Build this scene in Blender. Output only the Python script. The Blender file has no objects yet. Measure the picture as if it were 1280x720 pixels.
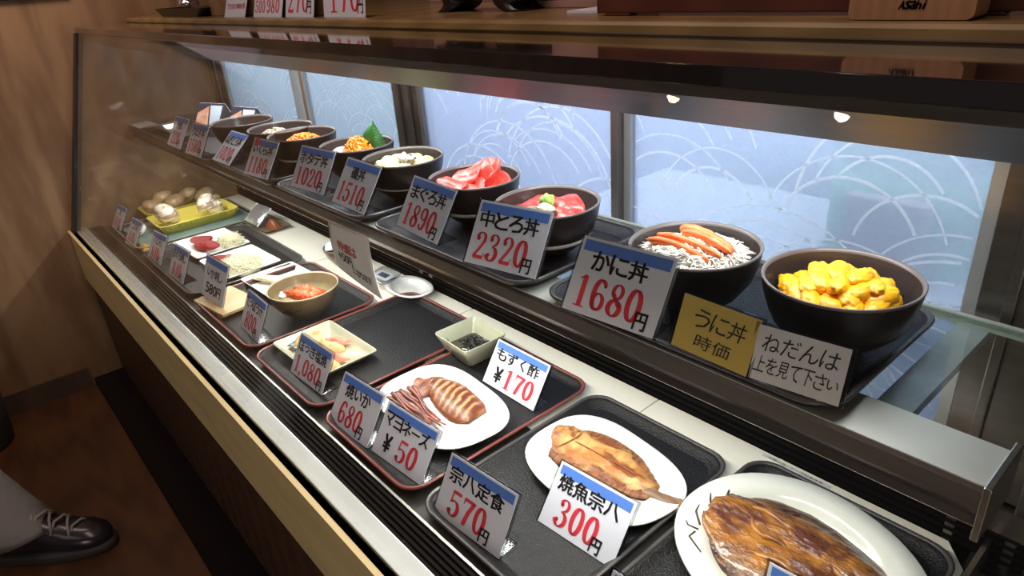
import bpy, bmesh, math, random
from mathutils import Vector, Matrix, noise

# ------------------------------------------------------------------ camera, world, lights, exposure
sc = bpy.context.scene
COL = sc.collection
sc.view_settings.view_transform = 'Standard'
sc.view_settings.look = 'None'
sc.view_settings.gamma = 1.0
sc.view_settings.exposure = 0.0
sc.view_settings.use_curve_mapping = False

cam_d = bpy.data.cameras.new('camera')
cam_d.sensor_width = 36.0
cam_d.lens = 849.118 / 1280 * 36
cam_d.clip_start = 0.01
cam_d.clip_end = 60
cam = bpy.data.objects.new('camera', cam_d)
COL.objects.link(cam)
R_, D_, F_ = (Vector(v) for v in ((0.6565, 0.7510, -0.0706), (0.2801, -0.3297, -0.9016), (-0.7004, 0.5721, -0.4268)))
F_.normalize(); R_ = (R_ - F_ * R_.dot(F_)).normalized(); D_ = F_.cross(R_)
cam.matrix_world = Matrix(((R_.x, -D_.x, -F_.x, 0), (R_.y, -D_.y, -F_.y, 0), (R_.z, -D_.z, -F_.z, 1.27), (0, 0, 0, 1)))
sc.camera = cam

world = bpy.data.worlds.new('world'); sc.world = world; world.use_nodes = True
world.node_tree.nodes['Background'].inputs[0].default_value = (1.0, 0.84, 0.80, 1)
world.node_tree.nodes['Background'].inputs[1].default_value = 0.06

def area_light(name, loc, rot, sx, sy, energy, color, spread=180):
    l = bpy.data.lights.new(name, 'AREA'); l.shape = 'RECTANGLE'; l.size = sx; l.size_y = sy
    l.energy = energy; l.color = color; l.spread = math.radians(spread)
    o = bpy.data.objects.new(name, l); o.location = loc; o.rotation_euler = rot; COL.objects.link(o)
    return o
# fluorescent tube under the canopy, tube under the shelf lip, kitchen light behind the frosted doors, dim room light
area_light('canopy_tube_light', (-1.26, 0.66, 1.105), (math.radians(4), 0, 0), 2.15, 0.03, 7.2, (0.94, 0.97, 1.0))
area_light('shelf_tube_light', (-1.32, 0.555, 0.826), (math.radians(-6), 0, 0), 2.20, 0.025, 10, (1.0, 0.98, 0.91))
area_light('kitchen_light', (-1.30, 1.22, 1.12), (math.radians(-20), 0, 0), 2.9, 0.25, 10, (0.90, 0.94, 1.0))
area_light('door_head_light', (-1.30, 0.935, 1.165), (math.radians(-8), 0, 0), 2.5, 0.04, 6, (0.92, 0.96, 1.0))
area_light('room_light', (-1.2, -1.5, 2.38), (0, 0, 0), 1.6, 1.2, 8, (1.0, 0.86, 0.76))
area_light('wall_wash_light', (-2.15, 0.15, 1.95), (0, math.radians(42), 0), 0.35, 0.5, 5.0, (1.0, 0.74, 0.60), 130)
l_ = area_light('counter_light', (-0.8, 0.26, 2.25), (0, 0, 0), 1.6, 0.25, 9, (1.0, 0.74, 0.66))
l_.rotation_euler = Vector((0, .35, -1)).to_track_quat('-Z', 'Y').to_euler()
l_ = area_light('panel_fill_light', (0.9, -1.2, 0.80), (0, 0, 0), 0.9, 0.9, 11, (1.0, 0.90, 0.78))  # unseen low fill lamp, added to brighten the gold front panel
l_.rotation_euler = Vector((-1.6, 1.45, -0.30)).to_track_quat('-Z', 'Y').to_euler()

# ------------------------------------------------------------------ materials
MATS = {}
def mat(name, col, rough=0.5, metal=0.0, var=0.0, vscale=30.0, bump=0.0, bscale=60.0, spec=0.5, coat=0.0, trans=0.0,
        col2=None, stretch=(1, 1, 1), vmin=0.35, vmax=0.65, emit=None, sss=0.0, detail=4.0, bdist=0.002):
    if name in MATS: return MATS[name]
    m = bpy.data.materials.new(name); m.use_nodes = True
    nt = m.node_tree; b = nt.nodes['Principled BSDF']
    b.inputs['Base Color'].default_value = (*col, 1); b.inputs['Roughness'].default_value = rough
    b.inputs['Metallic'].default_value = metal; b.inputs['Specular IOR Level'].default_value = spec
    b.inputs['Coat Weight'].default_value = coat; b.inputs['Coat Roughness'].default_value = 0.08
    if sss: b.inputs['Subsurface Weight'].default_value = sss; b.inputs['Subsurface Radius'].default_value = (0.01, 0.005, 0.003); b.inputs['Subsurface Scale'].default_value = 0.5
    if emit: b.inputs['Emission Color'].default_value = (*emit[0], 1); b.inputs['Emission Strength'].default_value = emit[1]
    tc = nt.nodes.new('ShaderNodeTexCoord'); mp = nt.nodes.new('ShaderNodeMapping'); mp.inputs['Scale'].default_value = stretch
    nt.links.new(tc.outputs['Object'], mp.inputs[0])
    if col2 is None and var: col2 = tuple(max(0, c * (1 - var)) for c in col)
    if col2 is None: col2 = tuple(c * 0.93 for c in col)
    n = nt.nodes.new('ShaderNodeTexNoise'); n.inputs['Scale'].default_value = vscale; n.inputs['Detail'].default_value = detail
    r = nt.nodes.new('ShaderNodeValToRGB'); r.color_ramp.elements[0].position = vmin; r.color_ramp.elements[1].position = vmax
    r.color_ramp.elements[0].color = (*col2, 1); r.color_ramp.elements[1].color = (*col, 1)
    nt.links.new(mp.outputs[0], n.inputs['Vector']); nt.links.new(n.outputs['Fac'], r.inputs[0]); nt.links.new(r.outputs[0], b.inputs['Base Color'])
    if bump:
        n2 = nt.nodes.new('ShaderNodeTexNoise'); n2.inputs['Scale'].default_value = bscale; n2.inputs['Detail'].default_value = 3
        bp = nt.nodes.new('ShaderNodeBump'); bp.inputs['Strength'].default_value = bump; bp.inputs['Distance'].default_value = bdist
        nt.links.new(mp.outputs[0], n2.inputs['Vector']); nt.links.new(n2.outputs['Fac'], bp.inputs['Height']); nt.links.new(bp.outputs[0], b.inputs['Normal'])
    MATS[name] = m
    return m

def wood(name, c1, c2, rough, stretch, scale=6.0, dist=4.0, spec=0.4):
    m = bpy.data.materials.new(name); m.use_nodes = True; nt = m.node_tree; b = nt.nodes['Principled BSDF']
    tc = nt.nodes.new('ShaderNodeTexCoord'); mp = nt.nodes.new('ShaderNodeMapping'); mp.inputs['Scale'].default_value = stretch
    w = nt.nodes.new('ShaderNodeTexWave'); w.inputs['Scale'].default_value = scale; w.inputs['Distortion'].default_value = dist
    w.inputs['Detail'].default_value = 4; w.inputs['Detail Scale'].default_value = 1.4
    n = nt.nodes.new('ShaderNodeTexNoise'); n.inputs['Scale'].default_value = 9; n.inputs['Detail'].default_value = 6
    mx = nt.nodes.new('ShaderNodeMix'); mx.data_type = 'FLOAT'; mx.inputs[0].default_value = 0.5
    r = nt.nodes.new('ShaderNodeValToRGB'); r.color_ramp.elements[0].color = (*c2, 1); r.color_ramp.elements[1].color = (*c1, 1)
    r.color_ramp.elements[0].position = 0.2; r.color_ramp.elements[1].position = 0.8
    nt.links.new(tc.outputs['Object'], mp.inputs[0]); nt.links.new(mp.outputs[0], w.inputs['Vector']); nt.links.new(mp.outputs[0], n.inputs['Vector'])
    nt.links.new(w.outputs['Fac'], mx.inputs[2]); nt.links.new(n.outputs['Fac'], mx.inputs[3]); nt.links.new(mx.outputs[0], r.inputs[0])
    nt.links.new(r.outputs[0], b.inputs['Base Color']); b.inputs['Roughness'].default_value = rough; b.inputs['Specular IOR Level'].default_value = spec
    MATS[name] = m
    return m

def thin_glass(name, tint, refl=1.0, ior=1.5, base_refl=0.0, rough=0.0):
    m = bpy.data.materials.new(name); m.use_nodes = True; nt = m.node_tree; nt.nodes.clear()
    out = nt.nodes.new('ShaderNodeOutputMaterial'); tr = nt.nodes.new('ShaderNodeBsdfTransparent'); gl = nt.nodes.new('ShaderNodeBsdfGlossy')
    tr.inputs[0].default_value = (*tint, 1); gl.inputs['Roughness'].default_value = rough; gl.inputs[0].default_value = (refl, refl, refl, 1)
    lw = nt.nodes.new('ShaderNodeLayerWeight'); lw.inputs[0].default_value = 0.5     # facing: the same from both sides of the sheet
    f0 = ((ior - 1) / (ior + 1)) ** 2
    pw = nt.nodes.new('ShaderNodeMath'); pw.operation = 'POWER'; pw.inputs[1].default_value = 5.0
    ml = nt.nodes.new('ShaderNodeMath'); ml.operation = 'MULTIPLY_ADD'; ml.inputs[1].default_value = 1 - f0; ml.inputs[2].default_value = f0
    mx = nt.nodes.new('ShaderNodeMixShader')
    nt.links.new(lw.outputs['Facing'], pw.inputs[0]); nt.links.new(pw.outputs[0], ml.inputs[0]); nt.links.new(ml.outputs[0], mx.inputs[0])
    nt.links.new(tr.outputs[0], mx.inputs[1]); nt.links.new(gl.outputs[0], mx.inputs[2])
    nt.links.new(mx.outputs[0], out.inputs[0]); MATS[name] = m
    return m

def pane_material(name, transl, tcol, frac):
    m = bpy.data.materials.new(name); m.use_nodes = True; nt = m.node_tree; nt.nodes.clear()
    out = nt.nodes.new('ShaderNodeOutputMaterial'); tl = nt.nodes.new('ShaderNodeBsdfTranslucent'); tr = nt.nodes.new('ShaderNodeBsdfTransparent')
    df = nt.nodes.new('ShaderNodeBsdfDiffuse'); df.inputs[0].default_value = (*transl, 1)
    tc = nt.nodes.new('ShaderNodeTexCoord'); n = nt.nodes.new('ShaderNodeTexNoise'); n.inputs['Scale'].default_value = 160; n.inputs['Detail'].default_value = 3
    r = nt.nodes.new('ShaderNodeValToRGB'); r.color_ramp.elements[0].color = (*(c * 0.86 for c in transl), 1); r.color_ramp.elements[1].color = (*transl, 1)
    r.color_ramp.elements[0].position = 0.3; r.color_ramp.elements[1].position = 0.7
    nt.links.new(tc.outputs['Object'], n.inputs['Vector']); nt.links.new(n.outputs['Fac'], r.inputs[0]); nt.links.new(r.outputs[0], tl.inputs[0])
    tr.inputs[0].default_value = (*tcol, 1)
    m1 = nt.nodes.new('ShaderNodeMixShader'); m1.inputs[0].default_value = 0.22
    m2 = nt.nodes.new('ShaderNodeMixShader'); m2.inputs[0].default_value = frac
    nt.links.new(tl.outputs[0], m1.inputs[1]); nt.links.new(df.outputs[0], m1.inputs[2])
    nt.links.new(m1.outputs[0], m2.inputs[1]); nt.links.new(tr.outputs[0], m2.inputs[2]); nt.links.new(m2.outputs[0], out.inputs[0])
    MATS[name] = m
    return m

STEEL = mat('brushed_steel', (0.52, 0.50, 0.46), 0.28, 1.0, var=0.12, vscale=8, stretch=(1, 20, 20), bump=0.03, bscale=40)
STEEL_DARK = mat('dull_bronze_steel', (0.19, 0.165, 0.145), 0.30, 0.9, var=0.15, vscale=6, stretch=(1, 20, 20))
BLACK = mat('black_enamel', (0.010, 0.009, 0.010), 0.32)
BLACK_PLASTIC = mat('black_ribbed_plastic', (0.003, 0.0028, 0.003), 0.55, spec=.06)
GOLD = mat('champagne_gold_sheet', (0.78, 0.62, 0.32), 0.45, 0.25, var=0.14, vscale=5, stretch=(1, 6, 6))
DARKWOOD = wood('dark_wood_laminate', (0.070, 0.034, 0.020), (0.045, 0.021, 0.013), 0.5, (0.6, 4, 4))
PLY = wood('plywood_wall', (0.245, 0.150, 0.080), (0.150, 0.084, 0.042), 0.55, (2.2, 2.2, 0.45), 2.2, 11.0)
FLOORW = wood('floor_wood', (0.085, 0.034, 0.013), (0.050, 0.020, 0.008), 0.42, (0.8, 5, 1), 1.2, 9.0)
REDWOOD = wood('red_brown_wood', (0.10, 0.030, 0.018), (0.070, 0.020, 0.013), 0.4, (0.5, 3, 3))
HONEY = wood('honey_wood', (0.30, 0.175, 0.07), (0.22, 0.12, 0.045), 0.45, (0.5, 4, 4))
LEDGEW = wood('lacquered_ledge_wood', (0.25, 0.165, 0.065), (0.18, 0.115, 0.045), 0.24, (0.4, 6, 6), spec=0.6)
PINKW = wood('pinkish_wood', (0.36, 0.215, 0.19), (0.31, 0.18, 0.155), 0.5, (0.5, 3, 3))
TANW = wood('tan_wood', (0.36, 0.19, 0.10), (0.31, 0.155, 0.08), 0.45, (5, 3, 0.5))
PALEW = wood('pale_board_wood', (0.62, 0.46, 0.25), (0.54, 0.38, 0.19), 0.5, (0.6, 5, 5))
CREAM = mat('cream_enamel', (0.86, 0.83, 0.72), 0.35, var=0.05, vscale=4)
WHITE_WALL = mat('white_paint', (0.80, 0.82, 0.86), 0.7)
GLASS = thin_glass('clear_glass', (0.97, 0.975, 0.965), 1.0, 1.33)
GLASS_SHELF = thin_glass('green_tinted_glass', (0.90, 0.94, 0.92), 0.7, 1.33)
GLASS_EDGE = mat('glass_edge_green', (0.36, 0.40, 0.34), 0.25)
TOPGLASS = mat('black_top_glass', (0.012, 0.010, 0.011), 0.03, 0.0, spec=0.8, coat=1.0)
BOWL = mat('dark_brown_lacquer', (0.017, 0.012, 0.012), 0.33, var=0.25, vscale=12, spec=0.5)
BOWLRIM = mat('worn_bowl_rim', (0.14, 0.115, 0.105), 0.35)
TRAY = mat('black_pebbled_plastic', (0.010, 0.010, 0.011), 0.36, bump=0.9, bscale=380, spec=0.30)
TRAYRIM = mat('black_tray_rim', (0.060, 0.054, 0.053), 0.30)
REDRIM = mat('red_lacquer_rim', (0.19, 0.045, 0.035), 0.30)
PORCELAIN = mat('white_porcelain', (0.88, 0.88, 0.86), 0.12, var=0.02, vscale=10, coat=0.4)
IVORY = mat('ivory_porcelain', (0.78, 0.79, 0.72), 0.18, var=0.06, vscale=14, coat=0.3)
CELADON = mat('pale_celadon_glaze', (0.47, 0.47, 0.34), 0.22, var=0.10, vscale=22, coat=0.3)
TEALG = mat('teal_glaze_stain', (0.20, 0.32, 0.33), 0.25, var=0.3, vscale=60)
OLIVE = mat('olive_stoneware', (0.15, 0.11, 0.06), 0.35, var=0.12, vscale=20, coat=0.15)
PAPER = mat('white_card_paper', (0.64, 0.67, 0.76), 0.6, var=0.03, vscale=8)
BLUE = mat('blue_print', (0.075, 0.19, 0.60), 0.55)
RED = mat('red_print', (0.72, 0.035, 0.06), 0.6)
INK = mat('black_ink', (0.012, 0.012, 0.016), 0.6)
REDINK = mat('faded_red_ink', (0.45, 0.05, 0.05), 0.6)
YPAPER = mat('yellow_card_paper', (0.56, 0.40, 0.085), 0.6, var=0.05, vscale=9)
ACRYL = thin_glass('acrylic_sleeve', (0.62, 0.64, 0.66), 0.8, 1.45, rough=0.1)

# ------------------------------------------------------------------ mesh helpers
def browned(m, col, lo, hi, nscale=40.0, amt=.35, rim=True, stretch=(1, 1, 1)):
    '''the flesh is grilled darker towards its rim: mixes a roasted colour in by the mesh's own browning value plus noise'''
    nt = m.node_tree; b = nt.nodes['Principled BSDF']; src = b.inputs['Base Color'].links[0].from_socket
    at = nt.nodes.new('ShaderNodeAttribute'); at.attribute_name = 'browning'
    tc = nt.nodes.new('ShaderNodeTexCoord'); n = nt.nodes.new('ShaderNodeTexNoise'); n.inputs['Scale'].default_value = nscale; n.inputs['Detail'].default_value = 5
    mp = nt.nodes.new('ShaderNodeMapping'); mp.inputs['Scale'].default_value = stretch; mp.inputs['Rotation'].default_value = (0, 0, .25)
    nt.links.new(tc.outputs['Object'], mp.inputs[0]); nt.links.new(mp.outputs[0], n.inputs['Vector'])
    ma = nt.nodes.new('ShaderNodeMath'); ma.operation = 'MULTIPLY_ADD'; ma.inputs[1].default_value = amt * 2; nt.links.new(n.outputs['Fac'], ma.inputs[0]); 
    if rim: nt.links.new(at.outputs['Fac'], ma.inputs[2])
    else: ma.inputs[1].default_value = 1.0; ma.inputs[2].default_value = 0.0; amt = 0
    mr = nt.nodes.new('ShaderNodeMapRange'); mr.inputs['From Min'].default_value = lo + amt; mr.inputs['From Max'].default_value = hi + amt; nt.links.new(ma.outputs[0], mr.inputs['Value'])
    mx = nt.nodes.new('ShaderNodeMix'); mx.data_type = 'RGBA'; mx.inputs[7].default_value = (*col, 1)
    nt.links.new(mr.outputs[0], mx.inputs[0]); nt.links.new(src, mx.inputs[6]); nt.links.new(mx.outputs[2], b.inputs['Base Color'])

class MB:
    def __init__(s): s.v = []; s.f = []; s.m = []; s.sm = []; s.att = {}
    def face(s, idx, m=0, smooth=False): s.f.append(tuple(idx)); s.m.append(m); s.sm.append(smooth)
    def add(s, vs, fs, m=0, smooth=False):
        o = len(s.v); s.v += [tuple(v) for v in vs]
        for f in fs: s.face([i + o for i in f], m, smooth)
    def box(s, a, b, m=0, bev=0.0):
        (x0, y0, z0), (x1, y1, z1) = a, b
        if bev:
            bm = bmesh.new(); bmesh.ops.create_cube(bm, size=1.0)
            for v in bm.verts: v.co = Vector(((x0 + x1) / 2 + v.co.x * (x1 - x0), (y0 + y1) / 2 + v.co.y * (y1 - y0), (z0 + z1) / 2 + v.co.z * (z1 - z0)))
            bmesh.ops.bevel(bm, geom=bm.edges[:], offset=bev, segments=2, profile=0.6, affect='EDGES')
            bm.verts.index_update(); s.add([v.co[:] for v in bm.verts], [[v.index for v in f.verts] for f in bm.faces], m); bm.free(); return
        vs = [(x0, y0, z0), (x1, y0, z0), (x1, y1, z0), (x0, y1, z0), (x0, y0, z1), (x1, y0, z1), (x1, y1, z1), (x0, y1, z1)]
        s.add(vs, [(0, 3, 2, 1), (4, 5, 6, 7), (0, 1, 5, 4), (1, 2, 6, 5), (2, 3, 7, 6), (3, 0, 4, 7)], m)
    def loops(s, ls, m=0, smooth=True, cap0=True, cap1=True, closed=False):
        n = len(ls[0]); o = len(s.v)
        for l in ls: s.v += [tuple(p) for p in l]
        k = len(ls)
        for i in range(k if closed else k - 1):
            a, b = o + i * n, o + ((i + 1) % k) * n
            for j in range(n): s.face((a + j, a + (j + 1) % n, b + (j + 1) % n, b + j), m, smooth)
        if not closed:
            if cap0: s.face([o + j for j in range(n)][::-1], m, smooth)
            if cap1: s.face([o + (k - 1) * n + j for j in range(n)], m, smooth)
    def lathe(s, prof, c=(0, 0, 0), n=40, m=0, cap0=False, cap1=False, sx=1.0, sy=1.0):
        s.loops([[(c[0] + r * sx * math.cos(2 * math.pi * j / n), c[1] + r * sy * math.sin(2 * math.pi * j / n), c[2] + z) for j in range(n)] for r, z in prof], m, True, cap0, cap1)
    def tube(s, pts, rad, n=8, m=0, smooth=True):
        pts = [Vector(p) for p in pts]; ls = []
        up = Vector((0, 0, 1)); prev = None
        for i, p in enumerate(pts):
            d = (pts[min(i + 1, len(pts) - 1)] - pts[max(i - 1, 0)]).normalized()
            a = prev if prev is not None else (up if abs(d.z) < 0.9 else Vector((1, 0, 0)))
            x = (a - d * a.dot(d)).normalized(); prev = x; y = d.cross(x)
            r = rad[i] if isinstance(rad, (list, tuple)) else rad
            ls.append([p + (x * math.cos(2 * math.pi * j / n) + y * math.sin(2 * math.pi * j / n)) * r for j in range(n)])
        s.loops(ls, m, smooth)
    def ball(s, c, r, m=0, sub=2, nz=0.0, nscale=20.0, seed=0.0, rot=None):
        bm = bmesh.new(); bmesh.ops.create_icosphere(bm, subdivisions=sub, radius=1.0)
        for v in bm.verts:
            k = 1 + nz * noise.noise(v.co * nscale * 0.1 + Vector((seed * 3.7, seed * 1.3, seed)))
            p = Vector((v.co.x * r[0], v.co.y * r[1], v.co.z * r[2])) * k
            if rot is not None: p = rot @ p
            v.co = p + Vector(c)
        bm.verts.index_update(); s.add([v.co[:] for v in bm.verts], [[v.index for v in f.verts] for f in bm.faces], m, True); bm.free()
    def build(s, name, mats, parent=None, loc=(0, 0, 0), rot=(0, 0, 0)):
        me = bpy.data.meshes.new(name); me.from_pydata(s.v, [], s.f)
        for mm in (mats if isinstance(mats, (list, tuple)) else [mats]): me.materials.append(mm)
        me.polygons.foreach_set('material_index', s.m); me.polygons.foreach_set('use_smooth', s.sm); me.update()
        if s.att:
            at = me.attributes.new('browning', 'FLOAT', 'POINT')
            for i, q in s.att.items(): at.data[i].value = q
        o = bpy.data.objects.new(name, me); COL.objects.link(o); o.location = loc; o.rotation_euler = rot
        if parent: o.parent = parent
        return o

def tag(o, label, cat, group=None, kind=None):
    o['label'] = label; o['category'] = cat
    if group: o['group'] = group
    if kind: o['kind'] = kind
    return o
def thing(name, label, cat, loc=(0, 0, 0), rot=(0, 0, 0), group=None):
    o = bpy.data.objects.new(name, None); COL.objects.link(o); o.location = loc; o.rotation_euler = rot; o.empty_display_size = 0.05
    return tag(o, label, cat, group)
def structure(name, mb, m): o = mb.build(name, m); o['kind'] = 'structure'; return o
def copy_thing(o, loc, rot=None, label=None, group=None):
    c = o.copy(); COL.objects.link(c); c.location = loc
    if rot is not None: c.rotation_euler = rot
    if label: c['label'] = label
    if group: c['group'] = group
    for ch in list(o.children):
        d = ch.copy(); COL.objects.link(d); d.parent = c
        for g in list(ch.children):
            e = g.copy(); COL.objects.link(e); e.parent = d
    return c
def rrect(x0, y0, x1, y1, r, z, n=6):
    pts = []
    for cx, cy, a0 in ((x1 - r, y1 - r, 0), (x0 + r, y1 - r, 90), (x0 + r, y0 + r, 180), (x1 - r, y0 + r, 270)):
        for i in range(n + 1):
            a = math.radians(a0 + 90 * i / n); pts.append((cx + r * math.cos(a), cy + r * math.sin(a), z))
    return pts
def pillow(mb, up, lo, H, n=28, k=14, m=0, nz=0.0, nsc=40.0, seed=0.0, z0=0.0, flat=2.4, ends=0.25, hf=None):
    """solid between an upper and a lower contour (lists of x, y), domed on top and flat underneath"""
    def res(c):
        c = [Vector((p[0], p[1])) for p in c]; L = [0]
        for a, b in zip(c, c[1:]): L.append(L[-1] + (b - a).length)
        o = []
        for i in range(n + 1):
            t = L[-1] * i / n; j = max(q for q in range(len(L)) if L[q] <= t + 1e-9); j = min(j, len(c) - 2)
            o.append(c[j].lerp(c[j + 1], (t - L[j]) / max(L[j + 1] - L[j], 1e-9)))
        return o
    U, W = res(up), res(lo); o = len(mb.v)
    for i in range(n + 1):
        s = i / n; e = min(1.0, (min(s, 1 - s) / ends)) ** 0.5 if ends else 1.0
        for j in range(k + 1):
            t = -1 + 2 * j / k; p = W[i].lerp(U[i], (t + 1) / 2)
            z = H * (1 - abs(t) ** flat) * e
            if hf: z *= hf(s, t)
            z += nz * noise.noise(Vector((p.x * nsc, p.y * nsc, seed))) * (1 - abs(t) ** 4) * e
            mb.v.append((p.x, p.y, z0 + max(z, 0) + 0.0012)); mb.att[len(mb.v) - 1] = max(abs(t), abs(2 * s - 1) ** 3)
    for i in range(n):
        for j in range(k):
            a = o + i * (k + 1) + j; mb.face((a, a + k + 1, a + k + 2, a + 1), m, True)
    b = len(mb.v)
    for i in range(n + 1):
        mb.v.append((W[i].x, W[i].y, z0)); mb.v.append((U[i].x, U[i].y, z0))
    for i in range(n):
        a = b + 2 * i; mb.face((a, a + 1, a + 3, a + 2), m)
        mb.face((o + i * (k + 1), a, a + 2, o + (i + 1) * (k + 1)), m); mb.face((o + i * (k + 1) + k, o + (i + 1) * (k + 1) + k, a + 3, a + 1), m)
    mb.face([o + j for j in range(k + 1)] + [b + 1, b], m); mb.face([o + n * (k + 1) + j for j in range(k + 1)][::-1] + [b + 2 * n, b + 2 * n + 1], m)
def slab(mb, L, W, T, bend=0.0, twist=0.0, m=0, n=10, k=6, nz=0.0, seed=0.0, pw=2.6, M=None, ruffle=0.0):
    """thin superelliptic slice, bent along its length"""
    o = len(mb.v); M = M or Matrix()
    N = 28; rings = 5
    top, bot = [], []
    def P(r, a, side):
        ca, sa = math.cos(a), math.sin(a)
        q = (abs(ca) ** pw + abs(sa) ** pw) ** (-1 / pw)
        x, y = r * q * ca, r * q * sa
        z = bend * (x * x) + twist * x * y + ruffle * math.sin(9 * x + seed) * 0.5 * abs(y) + nz * noise.noise(Vector((x * 2 + seed, y * 2, seed)))
        th = T / 2 * (1 - max(0, r - 0.6) ** 2 * 4)
        return M @ Vector((x * L / 2, y * W / 2, z + side * th))
    for side in (1, -1):
        ls = [[P(r, 2 * math.pi * j / N, side) for j in range(N)] for r in (0.12, 0.4, 0.7, 0.92, 1.0)]
        if side == -1: ls = ls[::-1]
        top.append(ls)
    mb.loops(top[0] + top[1], m, True)
def blade_text(s, off=0.0):
    c = bpy.data.curves.new('lettering', 'FONT'); c.body = s; c.resolution_u = 2; c.offset = off; c.align_x = 'LEFT'
    o = bpy.data.objects.new('lettering', c); COL.objects.link(o)
    dg = bpy.context.evaluated_depsgraph_get(); me = bpy.data.meshes.new_from_object(o.evaluated_get(dg))
    vs = [tuple(v.co) for v in me.vertices]; fs = [tuple(p.vertices) for p in me.polygons]
    bpy.data.objects.remove(o); bpy.data.curves.remove(c); bpy.data.meshes.remove(me)
    return vs, fs
def put_text(mb, s, x0, y0, x1, y1, m=0, off=0.012, z=0.0, shear=0.0, fn=None, track=1.0):
    """lettering fitted into the rectangle, each glyph by itself so that spacing stays even"""
    n = len(s); w = (x1 - x0) / n
    for i, ch in enumerate(s):
        if ch == ' ': continue
        vs, fs = blade_text(ch)
        if not vs: continue
        xs = [v[0] for v in vs]; ys = [v[1] for v in vs]
        small = ch in 'ょっゃー゛-'
        gw, gh = max(xs) - min(xs), max(ys) - min(ys)
        if ch in 'ーっく八い':
            k = min(w * 0.92 / max(gw, 0.01), (y1 - y0) / 0.92); kx = ky = k
        else: kx = w * 0.93 / gw; ky = (y1 - y0) / gh
        if gw < 0.3: kx = min(kx, ky * 1.2)
        cx, cy = (max(xs) + min(xs)) / 2, (max(ys) + min(ys)) / 2
        X, Y = x0 + w * (i + 0.5), (y0 + y1) / 2
        d = off * (y1 - y0) * 1.6
        for dx, dy in (((0, 0),) if d <= 0 else ((-d, -d * .6), (d, -d * .6), (-d, d * .6), (d, d * .6))):
            out = []
            for v in vs:
                x, y = X + (v[0] - cx) * kx + dx, Y + (v[1] - cy) * ky + dy
                x += shear * (y - y0)
                out.append(fn(x, y) if fn else (x, y, z))
            mb.add(out, fs, m)

# heavy-contrast numerals drawn with a broad nib
def _arc(cx, cy, rx, ry, a0, a1, n=12): return [(cx + rx * math.cos(math.radians(a0 + (a1 - a0) * i / n)), cy + ry * math.sin(math.radians(a0 + (a1 - a0) * i / n))) for i in range(n + 1)]
A_, B_ = 0.078, 0.020
DIG = {
 '0': [(_arc(.3, .5, .19, .455, 0, 360, 28), A_, B_)],
 '1': [([(.31, .02), (.31, .94)], A_, B_), ([(.13, .02), (.49, .02)], .02, B_), ([(.31, .95), (.14, .84)], .03, .025)],
 '2': [(_arc(.16, .74, .045, .05, 0, 360, 10), .035, .035), (_arc(.29, .74, .18, .22, 165, -30, 14) + [(.33, .42), (.12, .09)], A_ * .8, B_), ([(.12, .075), (.52, .075)], .03, .062), ([(.52, .06), (.55, .24)], .02, B_)],
 '3': [(_arc(.16, .77, .04, .045, 0, 360, 10), .035, .035), (_arc(.28, .76, .17, .20, 160, -85, 14), A_ * .75, B_), (_arc(.27, .27, .21, .25, 85, -165, 18), A_, B_), (_arc(.14, .21, .04, .045, 0, 360, 10), .035, .035)],
 '4': [([(.40, .02), (.40, .95)], A_, B_), ([(.40, .93), (.06, .27)], .02, .03), ([(.04, .27), (.58, .27)], .02, .025), ([(.24, .02), (.56, .02)], .02, B_)],
 '5': [([(.14, .90), (.50, .90)], .03, .06), ([(.13, .93), (.11, .50)], .03, B_), (_arc(.28, .32, .21, .28, 130, -160, 20), A_, B_), (_arc(.13, .20, .04, .045, 0, 360, 10), .035, .035)],
 '6': [(_arc(.30, .50, .19, .455, 50, 300, 22), A_, B_), (_arc(.31, .29, .18, .25, 0, 360, 20), A_ * .85, B_), (_arc(.45, .80, .03, .04, 0, 360, 8), .03, .03)],
 '7': [([(.08, .90), (.54, .90)], .03, .06), ([(.53, .92), (.36, .50), (.27, .03)], A_, B_), ([(.08, .72), (.07, .94)], .02, B_)],
 '8': [(_arc(.30, .74, .155, .21, 0, 360, 20), A_ * .75, B_), (_arc(.30, .26, .19, .235, 0, 360, 22), A_, B_), ([(.17, .66), (.43, .34)], A_, .03)],
 '9': [(_arc(.30, .50, .19, .455, 230, 480, 22), A_, B_), (_arc(.29, .71, .18, .25, 0, 360, 20), A_ * .85, B_), (_arc(.15, .20, .03, .04, 0, 360, 8), .03, .03)],
 ',': [([(.12, .10), (.06, -.08)], .05, .04)],
}
def hull(pts):
    pts = sorted(set((round(p[0], 6), round(p[1], 6)) for p in pts))
    if len(pts) < 3: return pts
    def half(ps):
        h = []
        for p in ps:
            while len(h) > 1 and (h[-1][0] - h[-2][0]) * (p[1] - h[-2][1]) - (h[-1][1] - h[-2][1]) * (p[0] - h[-2][0]) <= 0: h.pop()
            h.append(p)
        return h
    a, b = half(pts), half(pts[::-1]); return a[:-1] + b[:-1]
def put_number(mb, s, x0, y0, x1, y1, m=0, z=0.0, weight=1.0, fn=None, thin=1.0):
    adv = [0.26 if c == ',' else 0.62 for c in s]; tot = sum(adv); sx = (x1 - x0) / tot; sy = (y1 - y0) / 0.98; x = x0
    for c, a in zip(s, adv):
        for pts, na, nb in DIG[c]:
            na *= weight; nb *= thin
            for p, q in zip(pts, pts[1:]):
                h = hull([(e[0] + na * math.cos(t * math.pi / 4), e[1] + nb * math.sin(t * math.pi / 4)) for e in (p, q) for t in range(8)])
                vs = [(x + u * sx, y0 + v * sy) for u, v in h]
                mb.add([fn(*v) if fn else (v[0], v[1], z) for v in vs], [list(range(len(vs)))], m)
        x += a * sx

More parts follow.
